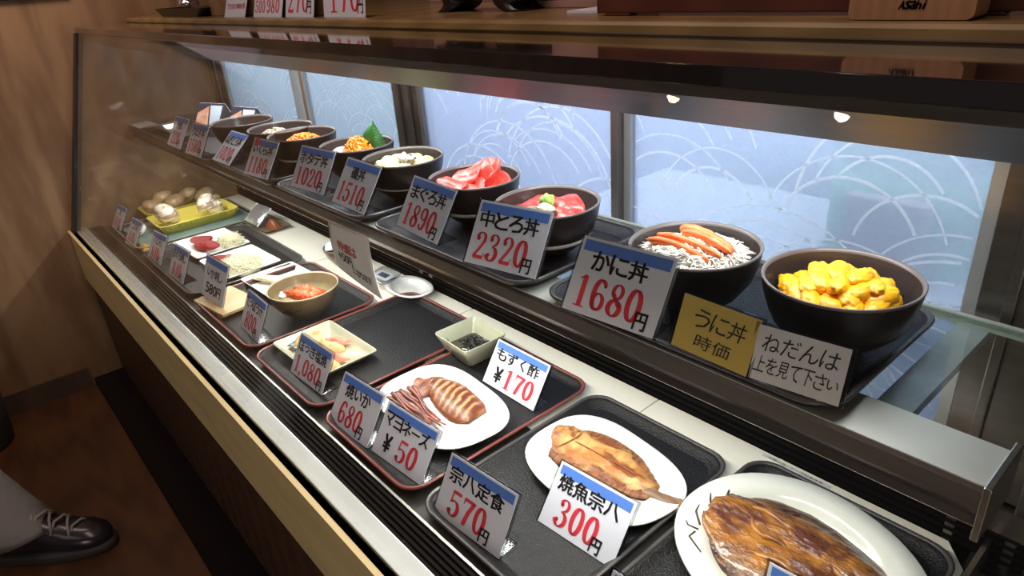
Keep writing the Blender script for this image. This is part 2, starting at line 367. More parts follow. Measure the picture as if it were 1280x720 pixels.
# ================================================================== the setting
XW = -2.65
mb = MB(); mb.box((XW - 0.3, -3.2, -0.05), (1.6, 2.6, 0.0)); structure('floor', mb, FLOORW)
mb = MB(); mb.box((XW - 0.1, -3.2, 0.0), (XW, 2.6, 2.45)); structure('wall_left', mb, PLY)
mb = MB(); mb.box((XW, -3.2, 0.0), (XW + 0.012, 0.155, 0.075)); structure('baseboard_left', mb, mat('baseboard_paint', (.075, .048, .034), .5))
mb = MB(); mb.box((XW, 1.62, 0.0), (1.6, 1.72, 2.45)); structure('wall_back', mb, PINKW)
mb = MB(); mb.box((XW - 0.3, -3.2, 2.45), (1.6, 2.6, 2.5)); structure('ceiling', mb, mat('ceiling_paint', (0.35, 0.30, 0.26), 0.8))
mb = MB(); mb.box((XW, 0.165, 0.0), (0.9, 0.262, 0.022)); structure('floor_strip_1', mb, mat('black_floor_strip', (0.007, 0.004, 0.004), 0.8, spec=.15))  # low near-black strip on the floor along the case base

# ================================================================== the refrigerated case
XR = 0.75
case = thing('display_case', 'long refrigerated glass display case with gold front panel full of food', 'display case', (-1.0, 0.5, 0.0))
def cpart(name, mb, m, par=None):
    o = mb.build(name, m, par or case)
    if par is None: o.location = (1.0, -0.5, 0.0)
    return o
mb = MB(); mb.box((XW + .003, 0.262, 0.0), (XR, 0.84, 0.392)); cpart('base_panel', mb, DARKWOOD)
mb = MB(); mb.box((XW + .003, 0.250, 0.392), (XR, 0.30, 0.566), bev=0.002); mb.box((XW + .003, 0.247, 0.562), (XR, 0.256, 0.570)); cpart('front_panel', mb, GOLD)
mb = MB(); mb.box((XW + .003, 0.256, 0.50), (XR, 0.270, 0.566)); cpart('glass_channel', mb, BLACK)
mb = MB(); mb.box((XW + .003, 0.270, 0.50), (XR, 0.304, 0.570), bev=0.002); cpart('front_rail', mb, mat('rail_steel', (.74, .74, .70), .33, .6, var=.1, vscale=6))
mb = MB(); mb.box((XW + .003, 0.304, 0.50), (XR, 0.352, 0.556))
for i in range(5): mb.box((XW + .003, 0.307 + i * 0.0085, 0.556), (XR, 0.3115 + i * 0.0085, 0.562))
cpart('front_grille', mb, BLACK_PLASTIC)
mb = MB(); mb.box((XW + .003, 0.349, 0.50), (XR - .1, 0.353, 0.563)); cpart('deck_edge', mb, STEEL)
# cream deck plates
for i, (a, b) in enumerate(((-2.63, -2.33), (-2.327, -1.745), (-1.742, -1.166), (-1.163, -0.625))):
    mb = MB(); mb.box((a, 0.612, 0.545), (b, 0.828, 0.552), bev=0.001); cpart('deck_plate', mb, CREAM)
mb = MB(); o_ = [(-0.622, .612), (-0.125, .612), (-0.125, 0.79), (-0.155, 0.828), (-0.622, 0.828)]
mb.loops([[(x, y, .545) for x, y in o_], [(x, y, .552) for x, y in o_]], 0, False); cpart('deck_plate', mb, CREAM)
mb = MB(); mb.box((XW + .003, 0.262, 0.42), (XR, 0.90, 0.50)); cpart('deck_pan', mb, BLACK)
mb = MB(); mb.box((XW + .003, 0.838, 0.50), (-0.075, 0.85, 0.64))
for i in range(7): mb.box((XW + .003, 0.831, 0.553 + i * 0.0125), (-0.075, 0.838, 0.5585 + i * 0.0125))
cpart('back_grille', mb, BLACK_PLASTIC)
mb = MB(); mb.box((XW + .003, .354, .545), (-.125, .611, .5515)); cpart('deck_front_sheet', mb, mat('dark_grey_sheet', (.045, .042, .040), .45, .3))
# upper shelf
mb = MB(); X0, X1 = XW + .02, -0.085
prof = [(0.528, 0.877), (0.525, 0.874), (0.527, 0.855), (0.531, 0.845), (0.528, 0.838), (0.533, 0.833), (0.59, 0.833), (0.59, 0.877)]
mb.loops([[(X0, y, z) for y, z in prof], [(X1, y, z) for y, z in prof]], 0, False)
shelf = cpart('shelf', mb, STEEL_DARK)
mb = MB(); mb.box((X0, 0.5285, 0.8771), (X1, 0.589, 0.8785)); mb.build('shelf_lip', mat('satin_steel_lip', (.66, .67, .60), .45, .35), shelf)
mb = MB(); mb.box((X0, 0.589, 0.871), (-0.03, 0.812, 0.8775)); gs = mb.build('shelf_glass', GLASS_SHELF, shelf)
mb = MB(); mb.box((X0, 0.812, 0.8665), (0.02, 0.8165, 0.8795)); mb.build('glass_edge', GLASS_EDGE, shelf)
for bx in (-2.40, -1.355, -0.182):
    mb = MB(); mb.loops([[(bx - .016, .59, .868), (bx + .016, .59, .868), (bx + .016, .59, .856), (bx - .016, .59, .856)], [(bx - .016, .835, .868), (bx + .016, .835, .868), (bx + .016, .835, .856), (bx - .016, .835, .856)]], 0, False)
    mb.build('bracket', mat('grey_bracket', (0.42, 0.43, 0.45), 0.5, 0.3), shelf)
mb = MB(); mb.box((-0.085, 0.522, 0.828), (-0.079, 0.60, 0.8815), bev=0.001); mb.build('end_plate', STEEL, shelf)
# sliding frosted doors with a sparse grass-arc print
def door(x0, x1, y, seed, m1, m2, m3):
    rnd = random.Random(seed); z0, z1 = 0.615, 1.135
    f = MB()
    for a, b in (((x0 - .014, z0), (x0, z1)), ((x1, z0), (x1 + .014, z1)), ((x0, z0 - .03), (x1, z0)), ((x0, z1), (x1, z1 + .01))):
        f.box((a[0], y - .008, a[1]), (b[0], y + .012, b[1]))
    fr = cpart('sliding_door', f, m3)
    p = MB(); p.box((x0, y, z0), (x1, y + .004, z1), 0)
    arcs = []
    for _ in range(int(32 * (x1 - x0) / 0.55)):
        cx, cz = rnd.uniform(x0 - .12, x1 + .10), rnd.uniform(z0 - .10, z1 - .10); rx = rnd.uniform(.075, .125); q = rnd.uniform(.85, 1.15)
        for k in range(rnd.choice((1, 2, 2, 3))):
            arcs.append((cx + .006 * k, cz, rx + .026 * k, (rx + .026 * k) * q, rnd.uniform(12, 42), rnd.uniform(135, 175)))
    for cx, cz, rx, rz, a0, a1 in arcs:
        w = rnd.uniform(.0010, .0017) * (1.25 if x0 > -1.35 else .8)
        prev = None
        for i in range(25):
            a = math.radians(a0 + (a1 - a0) * i / 24); px_, pz_ = cx + rx * math.cos(a), cz + rz * math.sin(a)
            nx, nz = math.cos(a) * w, math.sin(a) * w
            cur = ((px_ - nx, y - .0006, pz_ - nz), (px_ + nx, y - .0006, pz_ + nz))
            ok = all(x0 < c[0] < x1 and z0 < c[2] < z1 for c in cur)
            if prev and ok: p.add([prev[0], prev[1], cur[1], cur[0]], [(0, 1, 2, 3)], 1)
            prev = cur if ok else None
    pane = p.build('frosted_pane', [m1, m2], fr)
PANE_L = pane_material('frosted_film_grey_blue', (0.50, 0.58, 0.65), (0.74, 0.82, 0.90), 0.18)
PANE_R = pane_material('frosted_film_violet_blue', (0.47, 0.53, 0.65), (0.80, 0.85, 0.95), 0.45)
ARC_M = pane_material('white_film_line', (0.97, 0.98, 1.0), (1, 1, 1), 0.12)
FRAME = mat('door_frame_alloy', (0.22, 0.20, 0.185), 0.35, 0.8)
FRAME_L = mat('pale_door_frame_alloy', (0.42, 0.42, 0.42), 0.35, 0.6)
door(-2.49, -1.95, 0.842, 3, PANE_L, ARC_M, FRAME_L)
door(-1.89, -1.425, 0.856, 5, PANE_L, ARC_M, FRAME_L)
door(-1.285, -0.738, 0.842, 8, PANE_R, ARC_M, FRAME)
door(-0.708, -0.207, 0.856, 13, PANE_R, ARC_M, FRAME_L)
for a, b in ((-2.64, -2.52), (-1.405, -1.305), (-0.19, 0.75)):
    mb = MB(); mb.box((a, 0.838, 0.50), (b, 0.875, 1.13))
    if b > 0:
        for q in (-.165, -.10, -.03, .05): mb.box((q, 0.832, 0.50), (q + .012, 0.838, 1.13), bev=0.002)
        mb.box((-.19, .826, .60), (.2, .838, .635)); mb.box((-.13, .80, .50), (.2, .838, .545)); mb.box((-.05, .822, .98), (.2, .838, 1.0))
    else:
        mb.box((a + .02, 0.830, 0.58), (a + .035, 0.838, 1.13), bev=0.002); mb.box((a + .062, 0.830, 0.58), (a + .078, 0.838, 1.13), bev=0.002)
    cpart('back_post', mb, STEEL_DARK)
mb = MB(); mb.box((-0.118, 0.60, 0.50), (-0.112, 0.83, 0.585)); mb.box((-0.118, 0.30, 0.50), (-0.112, 0.60, 0.565)); mb.box((-0.112, 0.30, 0.50), (0.2, 0.80, 0.553)); cpart('end_wall', mb, STEEL)
# canopy
mb = MB(); prof = [(0.468, 1.176), (0.470, 1.166), (0.560, 1.122), (0.575, 1.118), (0.86, 1.118), (0.86, 1.176)]
mb.loops([[(XW + .006, y, z) for y, z in prof], [(XR, y, z) for y, z in prof]], 0, False); cpart('canopy', mb, mat('canopy_steel', (.13, .115, .10), .42, .75, var=.2, vscale=7, stretch=(1, 20, 20)))
mb = MB(); mb.box((-2.55, 0.640, 1.106), (-0.10, 0.644, 1.118)); mb.box((-2.55, 0.676, 1.106), (-0.10, 0.680, 1.118)); cpart('lamp_housing', mb, STEEL)
mb = MB(); mb.box((XW + .004, 0.459, 1.177), (XR, 0.90, 1.193), bev=0.001); cpart('top_glass', mb, TOPGLASS)
mb = MB(); d = 0.003
mb.loops([[(XW + .02, .262, .560), (XR, .262, .560), (XR, .262 + 2 * d, .560), (XW + .02, .262 + 2 * d, .560)], [(XW + .02, .458, 1.177), (XR, .458, 1.177), (XR, .458 + 2 * d, 1.177), (XW + .02, .458 + 2 * d, 1.177)]], 0, False)
cpart('front_glass', mb, GLASS)
mb = MB(); x = XW + .050; mb.loops([[(x, .270, .566), (x, .83, .566), (x, .83, 1.118), (x, .455, 1.165)], [(x + .004, .270, .566), (x + .004, .83, .566), (x + .004, .83, 1.118), (x + .004, .455, 1.165)]], 0, False); cpart('end_glass', mb, GLASS)
mb = MB(); a, b = XW + .003, XW + .040
mb.loops([[(a, .258, .565), (b, .258, .565), (b, .280, .565), (a, .280, .565)], [(a, .454, 1.178), (b, .454, 1.178), (b, .476, 1.178), (a, .476, 1.178)]], 0, False); cpart('end_post', mb, BLACK)

# ================================================================== counter and kitchen behind
led = thing('counter', 'wooden counter with rounded golden lacquered edge running behind the case top', 'counter', (-1.0, 0.9, 0.0))
def lpart(name, mb, m): o = mb.build(name, m, led); o.location = (1.0, -0.9, 0); return o
mb = MB(); prof = [(.6155, 1.1925), (.6135, 1.1955), (.6145, 1.203), (.618, 1.2065), (.624, 1.2075), (.70, 1.2075), (.70, 1.1945)]
mb.loops([[(XW + .003, y, z) for y, z in prof], [(1.2, y, z) for y, z in prof]], 0, False); lpart('rounded_edge', mb, LEDGEW)
mb = MB(); mb.box((XW + .003, .70, 1.194), (1.2, 1.60, 1.2075)); lpart('counter_top', mb, LEDGEW)
mb = MB(); mb.box((XW + .003, 1.36, 0.0), (1.2, 1.40, 1.193)); lpart('back_board', mb, mat('pale_lavender_paint', (.60, .65, .82), .7))
mb = MB(); mb.box((XW + .003, .88, 0.0), (1.2, 1.36, 0.45)); lpart('kitchen_worktop', mb, WHITE_WALL)
def storage(name, label, x0, x1, y0, y1, z0, z1, col):
    t = thing(name, label, 'box', ((x0 + x1) / 2, (y0 + y1) / 2, z0)); w, d_ = (x1 - x0) / 2, (y1 - y0) / 2; h = z1 - z0
    m = MB(); m.loops([rrect(-w, -d_, w, d_, .02, 0), rrect(-w, -d_, w, d_, .02, h * .85)], 0, True); m.build('bin', mat(name + '_plastic', col, .5), t)
    m = MB(); m.loops([rrect(-w - .005, -d_ - .005, w + .005, d_ + .005, .022, h * .85), rrect(-w - .005, -d_ - .005, w + .005, d_ + .005, .022, h)], 0, True); m.build('lid', mat(name + '_lid_plastic', col, .45), t)
storage('storage_bin', 'pale green box blurred behind the rightmost frosted door', -0.432, -0.243, 0.955, 1.08, 0.845, 1.035, (0.36, 0.80, 0.50))
mb = MB(); mb.box((-0.9, .88, .83), (-0.1, 1.2, .845)); lpart('kitchen_shelf', mb, WHITE_WALL)
mb = MB(); mb.box((-0.392, .925, .845), (-0.285, .950, .955), bev=.004); tag(mb.build('carton', mat('pinkish_carton', (0.74, 0.60, 0.56), .6)), 'small pinkish carton blurred in front of the green box behind frosted door', 'box')

# on the counter
mb = MB(); mb.box((-1.98, .668, 1.2078), (-1.29, .69, 1.34), bev=.002); tag(mb.build('wooden_board', HONEY), 'honey coloured wooden board propped behind the small price cards on the counter', 'board')
t = thing('drawer_box', 'pinkish wooden box with a horizontal seam on the counter beside the black stand', 'box', (-0.82, .85, 1.2078))
mb = MB(); mb.box((-.10, -.06, 0), (.10, .08, .0105), bev=.001); mb.build('base_tier', PINKW, t)
mb = MB(); mb.box((-.10, -.06, .0115), (.10, .08, .11), bev=.001); mb.build('upper_tier', PINKW, t)
mb = MB(); mb.box((-1.42, .98, 1.2078), (-1.02, 1.06, 1.40), bev=.002); tag(mb.build('back_panel', PINKW), 'pinkish brown wooden panel standing on the counter left of the black stand', 'panel')
t = thing('black_stand', 'black lacquered stand on curved legs on the counter', 'stand', (-0.935, .76, 1.2078))
for sgn in (-1, 1):
    mb = MB(); ls = []
    for i in range(9):
        s = i / 8; xx = sgn * (.088 - .022 * math.sin(s * math.pi) + .0 * s); ls.append([(xx + dx, dy, s * .030) for dx, dy in ((-.014 - .012 * s * s, -.03), (.014 + .004 * s, -.03), (.014 + .004 * s, .03), (-.014 - .012 * s * s, .03))])
    mb.loops(ls, 0, True); mb.build('leg', BLACK, t)
mb = MB(); mb.box((-.115, -.035, .024), (.115, .035, .040), bev=.004); mb.build('stand_top', BLACK, t)
t = thing('wooden_partition', 'dark red brown wooden partition board standing on short feet on the counter', 'partition', (-0.10, .672, 1.2078))
mb = MB(); mb.box((-.512, -.004, .003), (1.0, .010, .30), bev=.002); mb.build('board', REDWOOD, t)
for fx in (-.48, -.1, .6): mb = MB(); mb.box((fx - .02, -.004, 0), (fx + .02, .012, .003), bev=.002); mb.build('foot', REDWOOD, t)
mb = MB(); mb.box((-.695, .70, 1.2078), (-.64, .76, 1.2112)); tag(mb.build('paper_slip', PAPER), 'white paper slip lying on the counter below the red brown partition', 'paper')
t = thing('wooden_box', 'tan wooden box with rounded corners and black Asahi lettering on the counter', 'box', (-0.237, .640, 1.2078))
mb = MB(); ls = [[(x, y_, z) for x, z in pts] for y_, pts in ((-.012, None), (.018, None)) for pts in [[(p[0], p[1]) for p in rrect(-.048, .0005, .048, .09, .006, 0)]]]
mb.loops(ls, 0, False); mb.build('box_body', TANW, t)
mb = MB(); put_text(mb, 'Asahi', -.010, .0085, .011, .0150, 0, .03, fn=lambda x, y: (x + .25 * y, -.0125, y)); mb.build('lettering', INK, t)
t = thing('lacquer_tray', 'black lacquer dish with sloping side at the far left end of the counter', 'dish', (-2.2, .70, 1.2078))
mb = MB(); mb.loops([rrect(-.17, -.05, .17, .05, .02, 0), rrect(-.20, -.06, .23, .06, .02, .022), rrect(-.19, -.055, .22, .055, .02, .022), rrect(-.165, -.045, .165, .045, .02, .004)], 0, False); mb.build('dish_body', BLACK, t)
t = thing('metal_pot', 'shiny round metal pot behind the black lacquer dish at the counter end', 'pot', (-2.49, .775, 1.2078))
mb = MB(); mb.lathe([(.001, 0), (.022, .001), (.033, .014), (.036, .028), (.031, .042), (.016, .050), (.001, .051)], n=28); mb.build('pot_body', mat('polished_metal', (.62, .60, .62), .14, 1.0), t)
mb = MB(); mb.lathe([(.001, .060), (.005, .059), (.006, .055), (.003, .051), (.002, .050)], n=16); mb.build('knob', STEEL, t)
# framed sign on the wall, bottom edge in view
t = thing('wall_sign', 'dark framed notice at the top left of the plywood wall', 'sign', (XW, .20, 1.284))
mb = MB(); mb.box((0.001, -.30, 0), (.014, .27, .30), bev=.002); mb.build('frame', BLACK, t)
mb = MB(); mb.box((.014, -.28, .010), (.016, .25, .29)); mb.build('sheet', mat('grey_violet_sheet', (.30, .28, .36), .5), t)

# ================================================================== trays
UF, LF = 0.8808, 0.5555      # tray floors
def tray(label, x0, x1, y0, y1, z0, rim, group, h=.018, yaw=0.0):
    w, d_ = (x1 - x0) / 2, (y1 - y0) / 2
    o = MB(); q = .010
    o.loops([rrect(-w + .016, -d_ + .016, w - .016, d_ - .016, .03, 0), rrect(-w + .004, -d_ + .004, w - .004, d_ - .004, .035, h - .003), rrect(-w + .006, -d_ + .006, w - .006, d_ - .006, .034, h - .002),
             rrect(-w + .011, -d_ + .011, w - .011, d_ - .011, .032, h - .006), rrect(-w + .020, -d_ + .020, w - .020, d_ - .020, .03, .003)], 0, True)
    for i in range(len(o.sm)):
        if len(o.f[i]) > 4: o.sm[i] = False
    t = tag(o.build('serving_tray', TRAY, None, ((x0 + x1) / 2, (y0 + y1) / 2, z0), (0, 0, yaw)), label, 'tray', group)
    r = MB(); r.loops([rrect(-w + .001, -d_ + .001, w - .001, d_ - .001, .037, h - .004), rrect(-w, -d_, w, d_, .038, h - .001), rrect(-w + .002, -d_ + .002, w - .002, d_ - .002, .037, h + .0005), rrect(-w + .006, -d_ + .006, w - .006, d_ - .006, .034, h - .0005), rrect(-w + .007, -d_ + .007, w - .007, d_ - .007, .033, h - .004)], 0, True, closed=True)
    r.build('rim', rim, t)
    return t
GU = 'black trays on the upper shelf'; GL = 'black trays on the lower deck'
tray('black tray on the upper shelf under the sea urchin and crab bowls', -.583, -.201, .516, .774, .8785, TRAYRIM, GU)
tray('black tray on the upper shelf under the two red tuna bowls', -1.000, -.606, .510, .772, .8785, TRAYRIM, GU)
tray('black tray on the upper shelf under the pale scallop and leaf topped bowls', -1.392, -1.024, .508, .770, .8785, TRAYRIM, GU)
tray('black tray on the upper shelf under the orange roe bowl', -1.770, -1.408, .503, .766, .8785, TRAYRIM, GU)
tray('nearly empty black tray at the far left end of the upper shelf', -2.400, -1.790, .495, .760, .8785, TRAYRIM, GU)
tray('black tray at the near right end of the deck under the big oval plate', -.412, -.128, .365, .795, .5525, TRAYRIM, GL)
tray('black tray on the deck under the pale grilled flatfish plate', -.708, -.424, .362, .756, .5525, TRAYRIM, GL)
tray('red rimmed black tray on the deck under the grilled squid plate', -1.018, -.722, .360, .765, .5525, REDRIM, GL)
tray('red rimmed black tray on the deck with one clam dish and bare floor', -1.336, -1.034, .362, .770, .5525, REDRIM, GL)
tray('black tray on the deck under the crab soup bowl', -1.725, -1.350, .364, .690, .5525, REDRIM, GL)
tray('black tray on the deck under the two raw whale meat plates', -2.215, -1.745, .366, .690, .5525, TRAYRIM, GL)
tray('dull tray at the far left of the deck under the yellow baskets', -2.56, -2.235, .366, .760, .5525, mat('grey_tray_rim', (.22, .22, .20), .4), GL)

# ================================================================== donburi bowls
BP_OUT = [(.0, .0), (.026, 0), (.030, .003), (.031, .008), (.040, .011), (.054, .024), (.066, .044), (.0725, .066), (.0752, .084)]
BP_IN = [(.0715, .083), (.0690, .064), (.0625, .044), (.050, .026), (.030, .015), (.0, .013)]
def make_bowl():
    BP_O = [(r * 1.02, z * .915) for r, z in BP_OUT]; BP_I = [(r * 1.02, z * .915) for r, z in BP_IN]
    b = MB(); b.lathe(BP_O, n=56); o = b.build('rice_bowl', BOWL)
    r = MB(); r.lathe([(a * 1.02, z * .915) for a, z in ((.0752, .084), (.0758, .0862), (.0748, .0875), (.0728, .0868), (.0715, .083))], n=56); r.build('rim', BOWLRIM, o)
    i = MB(); i.lathe(BP_I, n=56); i.build('inner_wall', mat('bowl_inner_lacquer', (.045, .033, .031), .25), o)
    return o
BW = [('crab', (-.424, .622)), ('urchin', (-.263, .640)), ('red_tuna', (-.676, .628)), ('tuna', (-.866, .646)), ('scallop', (-1.082, .648)), ('leaf', (-1.262, .652)), ('roe', (-1.469, .630)), ('minced', (-1.590, .632)), ('far', (-1.768, .608))]
BLAB = {'urchin': 'dark bowl holding yellow sea urchin, nearest on the upper shelf', 'crab': 'dark bowl holding white crab meat and orange crab legs', 'red_tuna': 'dark bowl of red tuna with a green wasabi dab',
        'tuna': 'dark bowl of pink tuna slices behind the 1890 yen card', 'scallop': 'dark bowl of pale yellow shellfish slices', 'leaf': 'dark bowl topped with a green leaf and orange roe',
        'roe': 'dark bowl holding only bright orange salmon roe', 'minced': 'dark bowl of beige and brown minced fish', 'far': 'dark bowl farthest left on the upper shelf behind the 1580 yen card'}
b0 = make_bowl(); BZ = .8820; POS = {}
for i, (k, (x, y)) in enumerate(BW):
    o = b0 if i == 0 else copy_thing(b0, (0, 0, 0))
    x, y = x * 1.02, y * 1.02
    o.location = (x, y, BZ); tag(o, BLAB[k], 'bowl', 'dark rice bowls on the upper shelf'); POS[k] = Vector((x, y, BZ - .0045))
rnd = random.Random(11)
def disc_pts(n, R, r): 
    out = []
    while len(out) < n:
        x, y = r.uniform(-R, R), r.uniform(-R, R)
        if x * x + y * y < R * R: out.append((x, y))
    return out
def mound(mb, R, zedge, H, m=0, nz=.004, seed=1.0, n=40, off=(0, 0)):
    ls = []
    for i in range(9):
        f = 1 - i / 8.5; ls.append([(off[0] + R * f * math.cos(2 * math.pi * j / n), off[1] + R * f * math.sin(2 * math.pi * j / n), zedge + H * (1 - f * f) + nz * noise.noise(Vector((R * f * math.cos(2 * math.pi * j / n) * 90, R * f * math.sin(2 * math.pi * j / n) * 90, seed)))) for j in range(n)])
    mb.loops([[(p[0], p[1], zedge - .012) for p in ls[0]]] + ls, m, True)
# sea urchin lobes over nori
NORI = mat('nori_black', (.010, .012, .011), .25, spec=.7)
mb = MB(); mound(mb, .063, .047, .006, 0, .004, 3)
for x, y in disc_pts(150, .062, rnd):
    a = rnd.uniform(0, 6.28); L = rnd.uniform(.006, .014); z = .052 + rnd.uniform(0, .006)
    d = Vector((math.cos(a), math.sin(a), rnd.uniform(-.25, .35))) * L; s = Vector((-math.sin(a), math.cos(a), 0)) * .0012
    c = Vector((x, y, z)); mb.add([c - d - s, c - d + s, c + d + s * .6, c + d - s * .6], [(0, 1, 2, 3)])
tag(mb.build('nori_shreds', NORI, None, POS['urchin']), 'black shredded seaweed lining the sea urchin bowl', 'seaweed', kind='stuff')
UNI = mat('sea_urchin_yellow', (.98, .50, .006), .36, col2=(.93, .33, .003), vscale=55, vmin=.30, vmax=.55, bump=.25, bscale=420, sss=.1)
unil = [(-.044, -.018, .062, 20), (-.036, .002, .066, 30), (-.026, .020, .070, 15), (-.010, .034, .072, 10), (.012, .036, .070, -5), (.032, .028, .066, -20), (.046, .010, .062, -40), (-.030, -.028, .064, 10), (-.012, -.034, .064, 5),
        (.008, -.034, .065, -5), (.026, -.028, .064, -15), (.042, -.012, .063, -30), (-.016, -.012, .075, 15), (.004, -.014, .076, 0), (.024, -.008, .074, -20), (-.008, .010, .080, 10), (.014, .012, .080, -10), (.030, .010, .074, -25), (-.022, .002, .077, 25)]
unil += [(-.050, -.004, .058, 30), (-.040, -.034, .056, 10), (-.020, -.044, .056, 0), (.002, -.047, .056, -5), (.022, -.044, .056, -10), (.040, -.030, .056, -25), (.052, -.006, .057, -35), (-.002, .022, .074, 0), (.018, -.022, .070, -10), (-.024, -.018, .070, 15), (.040, .000, .069, -30)]
for i, (x, y, z, a) in enumerate(unil):
    k_ = min(1, .046 / max(math.hypot(x, y), 1e-6)); x, y = x * k_, y * k_
    mb = MB(); mb.ball((0, 0, 0), (.0118, .0215, .0088), sub=4, nz=.13, nscale=30, seed=i)
    o = mb.build('urchin_lobe', UNI, None, POS['urchin'] + Vector((x, y, z + .002)), (rnd.uniform(-.3, .3), rnd.uniform(-.25, .25), math.radians(a + 25 + rnd.uniform(-25, 25))))
    tag(o, 'plump yellow sea urchin lobe heaped in the nearest upper bowl', 'sea urchin', 'sea urchin lobes in the nearest bowl')
# shredded crab with legs
CRABW = mat('white_crab_meat', (.93, .88, .78), .45, col2=(.90, .62, .46), vscale=70, vmin=.22, vmax=.42)
mb = MB(); mound(mb, .062, .056, .014, 0, .006, 7)
for x, y in disc_pts(1100, .058, rnd):
    a = rnd.uniform(0, 6.28); L = rnd.uniform(.004, .010); z = .060 + .015 * (1 - (x * x + y * y) / .004) + rnd.uniform(-.002, .005)
    d = Vector((math.cos(a), math.sin(a), rnd.uniform(-.15, .22))) * L * 1.3; c = Vector((x, y, z))
    mb.tube([c - d, c + Vector((0, 0, .0025)), c + d], [.0009, .0014, .0008], 4)
tag(mb.build('shredded_crab', CRABW, None, POS['crab'] + Vector((0, 0, .006))), 'white shredded crab meat filling the bowl behind the 1680 yen card', 'crab meat', kind='stuff')
LEG = mat('crab_leg_orange', (.82, .13, .014), .40, col2=(.88, .33, .11), vscale=30, stretch=(1, 7, 7), vmin=.30, vmax=.60, bump=.2, bscale=150)
for i, (x0_, y0_, x1_, y1_, z, lab) in enumerate(((-.036, .024, .046, .008, .083, 'thickest orange crab leg, rearmost of those in the crab bowl'), (-.026, .012, .050, -.002, .084, 'orange crab leg second from the back in the crab bowl'), (-.046, -.010, .044, -.014, .082, 'orange crab leg third from the back in the crab bowl'), (-.050, -.022, .036, -.026, .079, 'orange crab leg nearest the front rim of the crab bowl'))):
    mb = MB(); N = 14; pts = []; rr = []
    for j in range(N + 1):
        s = j / N; pts.append((x0_ + (x1_ - x0_) * s, y0_ + (y1_ - y0_) * s + .004 * math.sin(s * 3.1), z + .003 * math.sin(s * 3.1) - .004 * s))
        rr.append((.0085 if i == 0 else .0062) * (min(1, (s + .04) * 5)) ** .5 * (1 - .45 * s) * (1 + .06 * math.sin(s * 30 + i)) * (min(1, (1.04 - s) * 8)) ** .5)
    mb.tube(pts, rr, 10); tag(mb.build('crab_stick', LEG, None, POS['crab'] + Vector((0, 0, .005))), lab, 'crab leg', 'crab legs on the crab bowl')
# tuna slices
def slice_obj(name, m, pos, L, W, T, bend, rot, label, cat, group, seed=0, tw=.0, ruf=0.0, pw=2.6):
    mb = MB(); slab(mb, L, W, T, bend, tw, seed=seed, nz=.002, ruffle=ruf, pw=pw)
    return tag(mb.build(name, m, None, pos, rot), label, cat, group)
def rice(k, zed, H, R=.062):
    mb = MB(); mound(mb, R, zed, H, 0, .003, 5)
    for x, y in disc_pts(160, R - .004, rnd):
        z = zed + H * (1 - (x * x + y * y) / R ** 2); mb.ball((x, y, z), (.0012, .0030, .0012), sub=1, rot=Matrix.Rotation(rnd.uniform(0, 6.28), 3, 'Z'))
    return mb.build('rice', mat('boiled_rice', (.80, .77, .68), .4), None, POS[k])
tag(rice('tuna', .044, .008), 'boiled rice hidden below the pink tuna slices', 'rice', kind='stuff')
tag(rice('red_tuna', .044, .008), 'boiled rice below the red tuna with wasabi', 'rice', kind='stuff')
tag(rice('scallop', .046, .008), 'boiled rice under the pale yellow shellfish slices', 'rice', kind='stuff')
tag(rice('leaf', .052, .006), 'boiled rice below the green leaf and roe', 'rice', kind='stuff')
tag(rice('far', .060, .008), 'pale rice in the far left bowl of the upper shelf', 'rice', kind='stuff')
tag(rice('roe', .044, .008), 'boiled rice under the orange salmon roe', 'rice', kind='stuff')
TUNA = mat('pink_tuna', (.74, .065, .045), .32, col2=(.82, .20, .135), vscale=28, stretch=(1, 5, 1), vmin=.25, vmax=.48, sss=.1)
REDT = mat('red_tuna', (.52, .035, .03), .28, col2=(.66, .15, .11), vscale=34, stretch=(1, 6, 1), vmin=.25, vmax=.50)
P = POS['tuna']
for i, (x, y, z, rz, rx, ry, L, W) in enumerate(((-.040, -.010, .066, 20, 10, -12, .05, .030), (-.026, -.028, .066, 10, 15, -5, .05, .028), (-.010, -.032, .068, 0, 20, 5, .055, .03), (.016, -.028, .068, -10, 18, 8, .055, .03), (.038, -.008, .066, -30, 8, 15, .05, .03),
        (-.024, .006, .076, 35, 25, -20, .055, .032), (-.004, -.006, .080, 10, 35, -15, .055, .034), (.012, .008, .088, -20, 55, 20, .052, .036), (.032, .014, .084, -60, 60, 25, .05, .034), (-.004, .020, .086, 40, 50, -20, .05, .03), (.040, .020, .070, -30, 10, 12, .05, .03))):
    slice_obj('tuna_slice', TUNA, P + Vector((x * 1.12, y * 1.12, z + .003)), L * 1.15, W * 1.1, .006, -.008 if i % 2 else .008, tuple(math.radians(v) for v in (rx, ry, rz)), 'glossy pink tuna slice piled in the bowl behind the 1890 yen card', 'tuna slice', 'tuna slices behind the 1890 yen card', seed=i, tw=.004, pw=3.6)
P = POS['red_tuna']
for i, (x, y, z, rz, rx, ry, L, W) in enumerate(((-.034, -.022, .066, 25, 12, -8, .056, .028), (-.020, -.008, .071, 30, 15, -10, .055, .028), (-.034, .016, .070, 5, 14, -8, .05, .03), (-.014, .026, .068, 0, 12, 0, .05, .03), (.026, .016, .076, -28, 22, 10, .062, .034), (.040, -.004, .070, -40, 10, 14, .05, .03), (-.004, -.034, .065, 5, 20, 0, .055, .028), (.018, -.026, .066, -8, 12, 6, .05, .028))):
    slice_obj('tuna_slice', REDT, P + Vector((x * 1.08, y * 1.08, z + .002)), L * 1.1, W * 1.1, .0075, -.004, tuple(math.radians(v) for v in (rx, ry, rz)), 'deep red tuna slice laid around the green wasabi in its bowl', 'tuna slice', 'red tuna slices around the wasabi', seed=20 + i, tw=.003, pw=3.6)
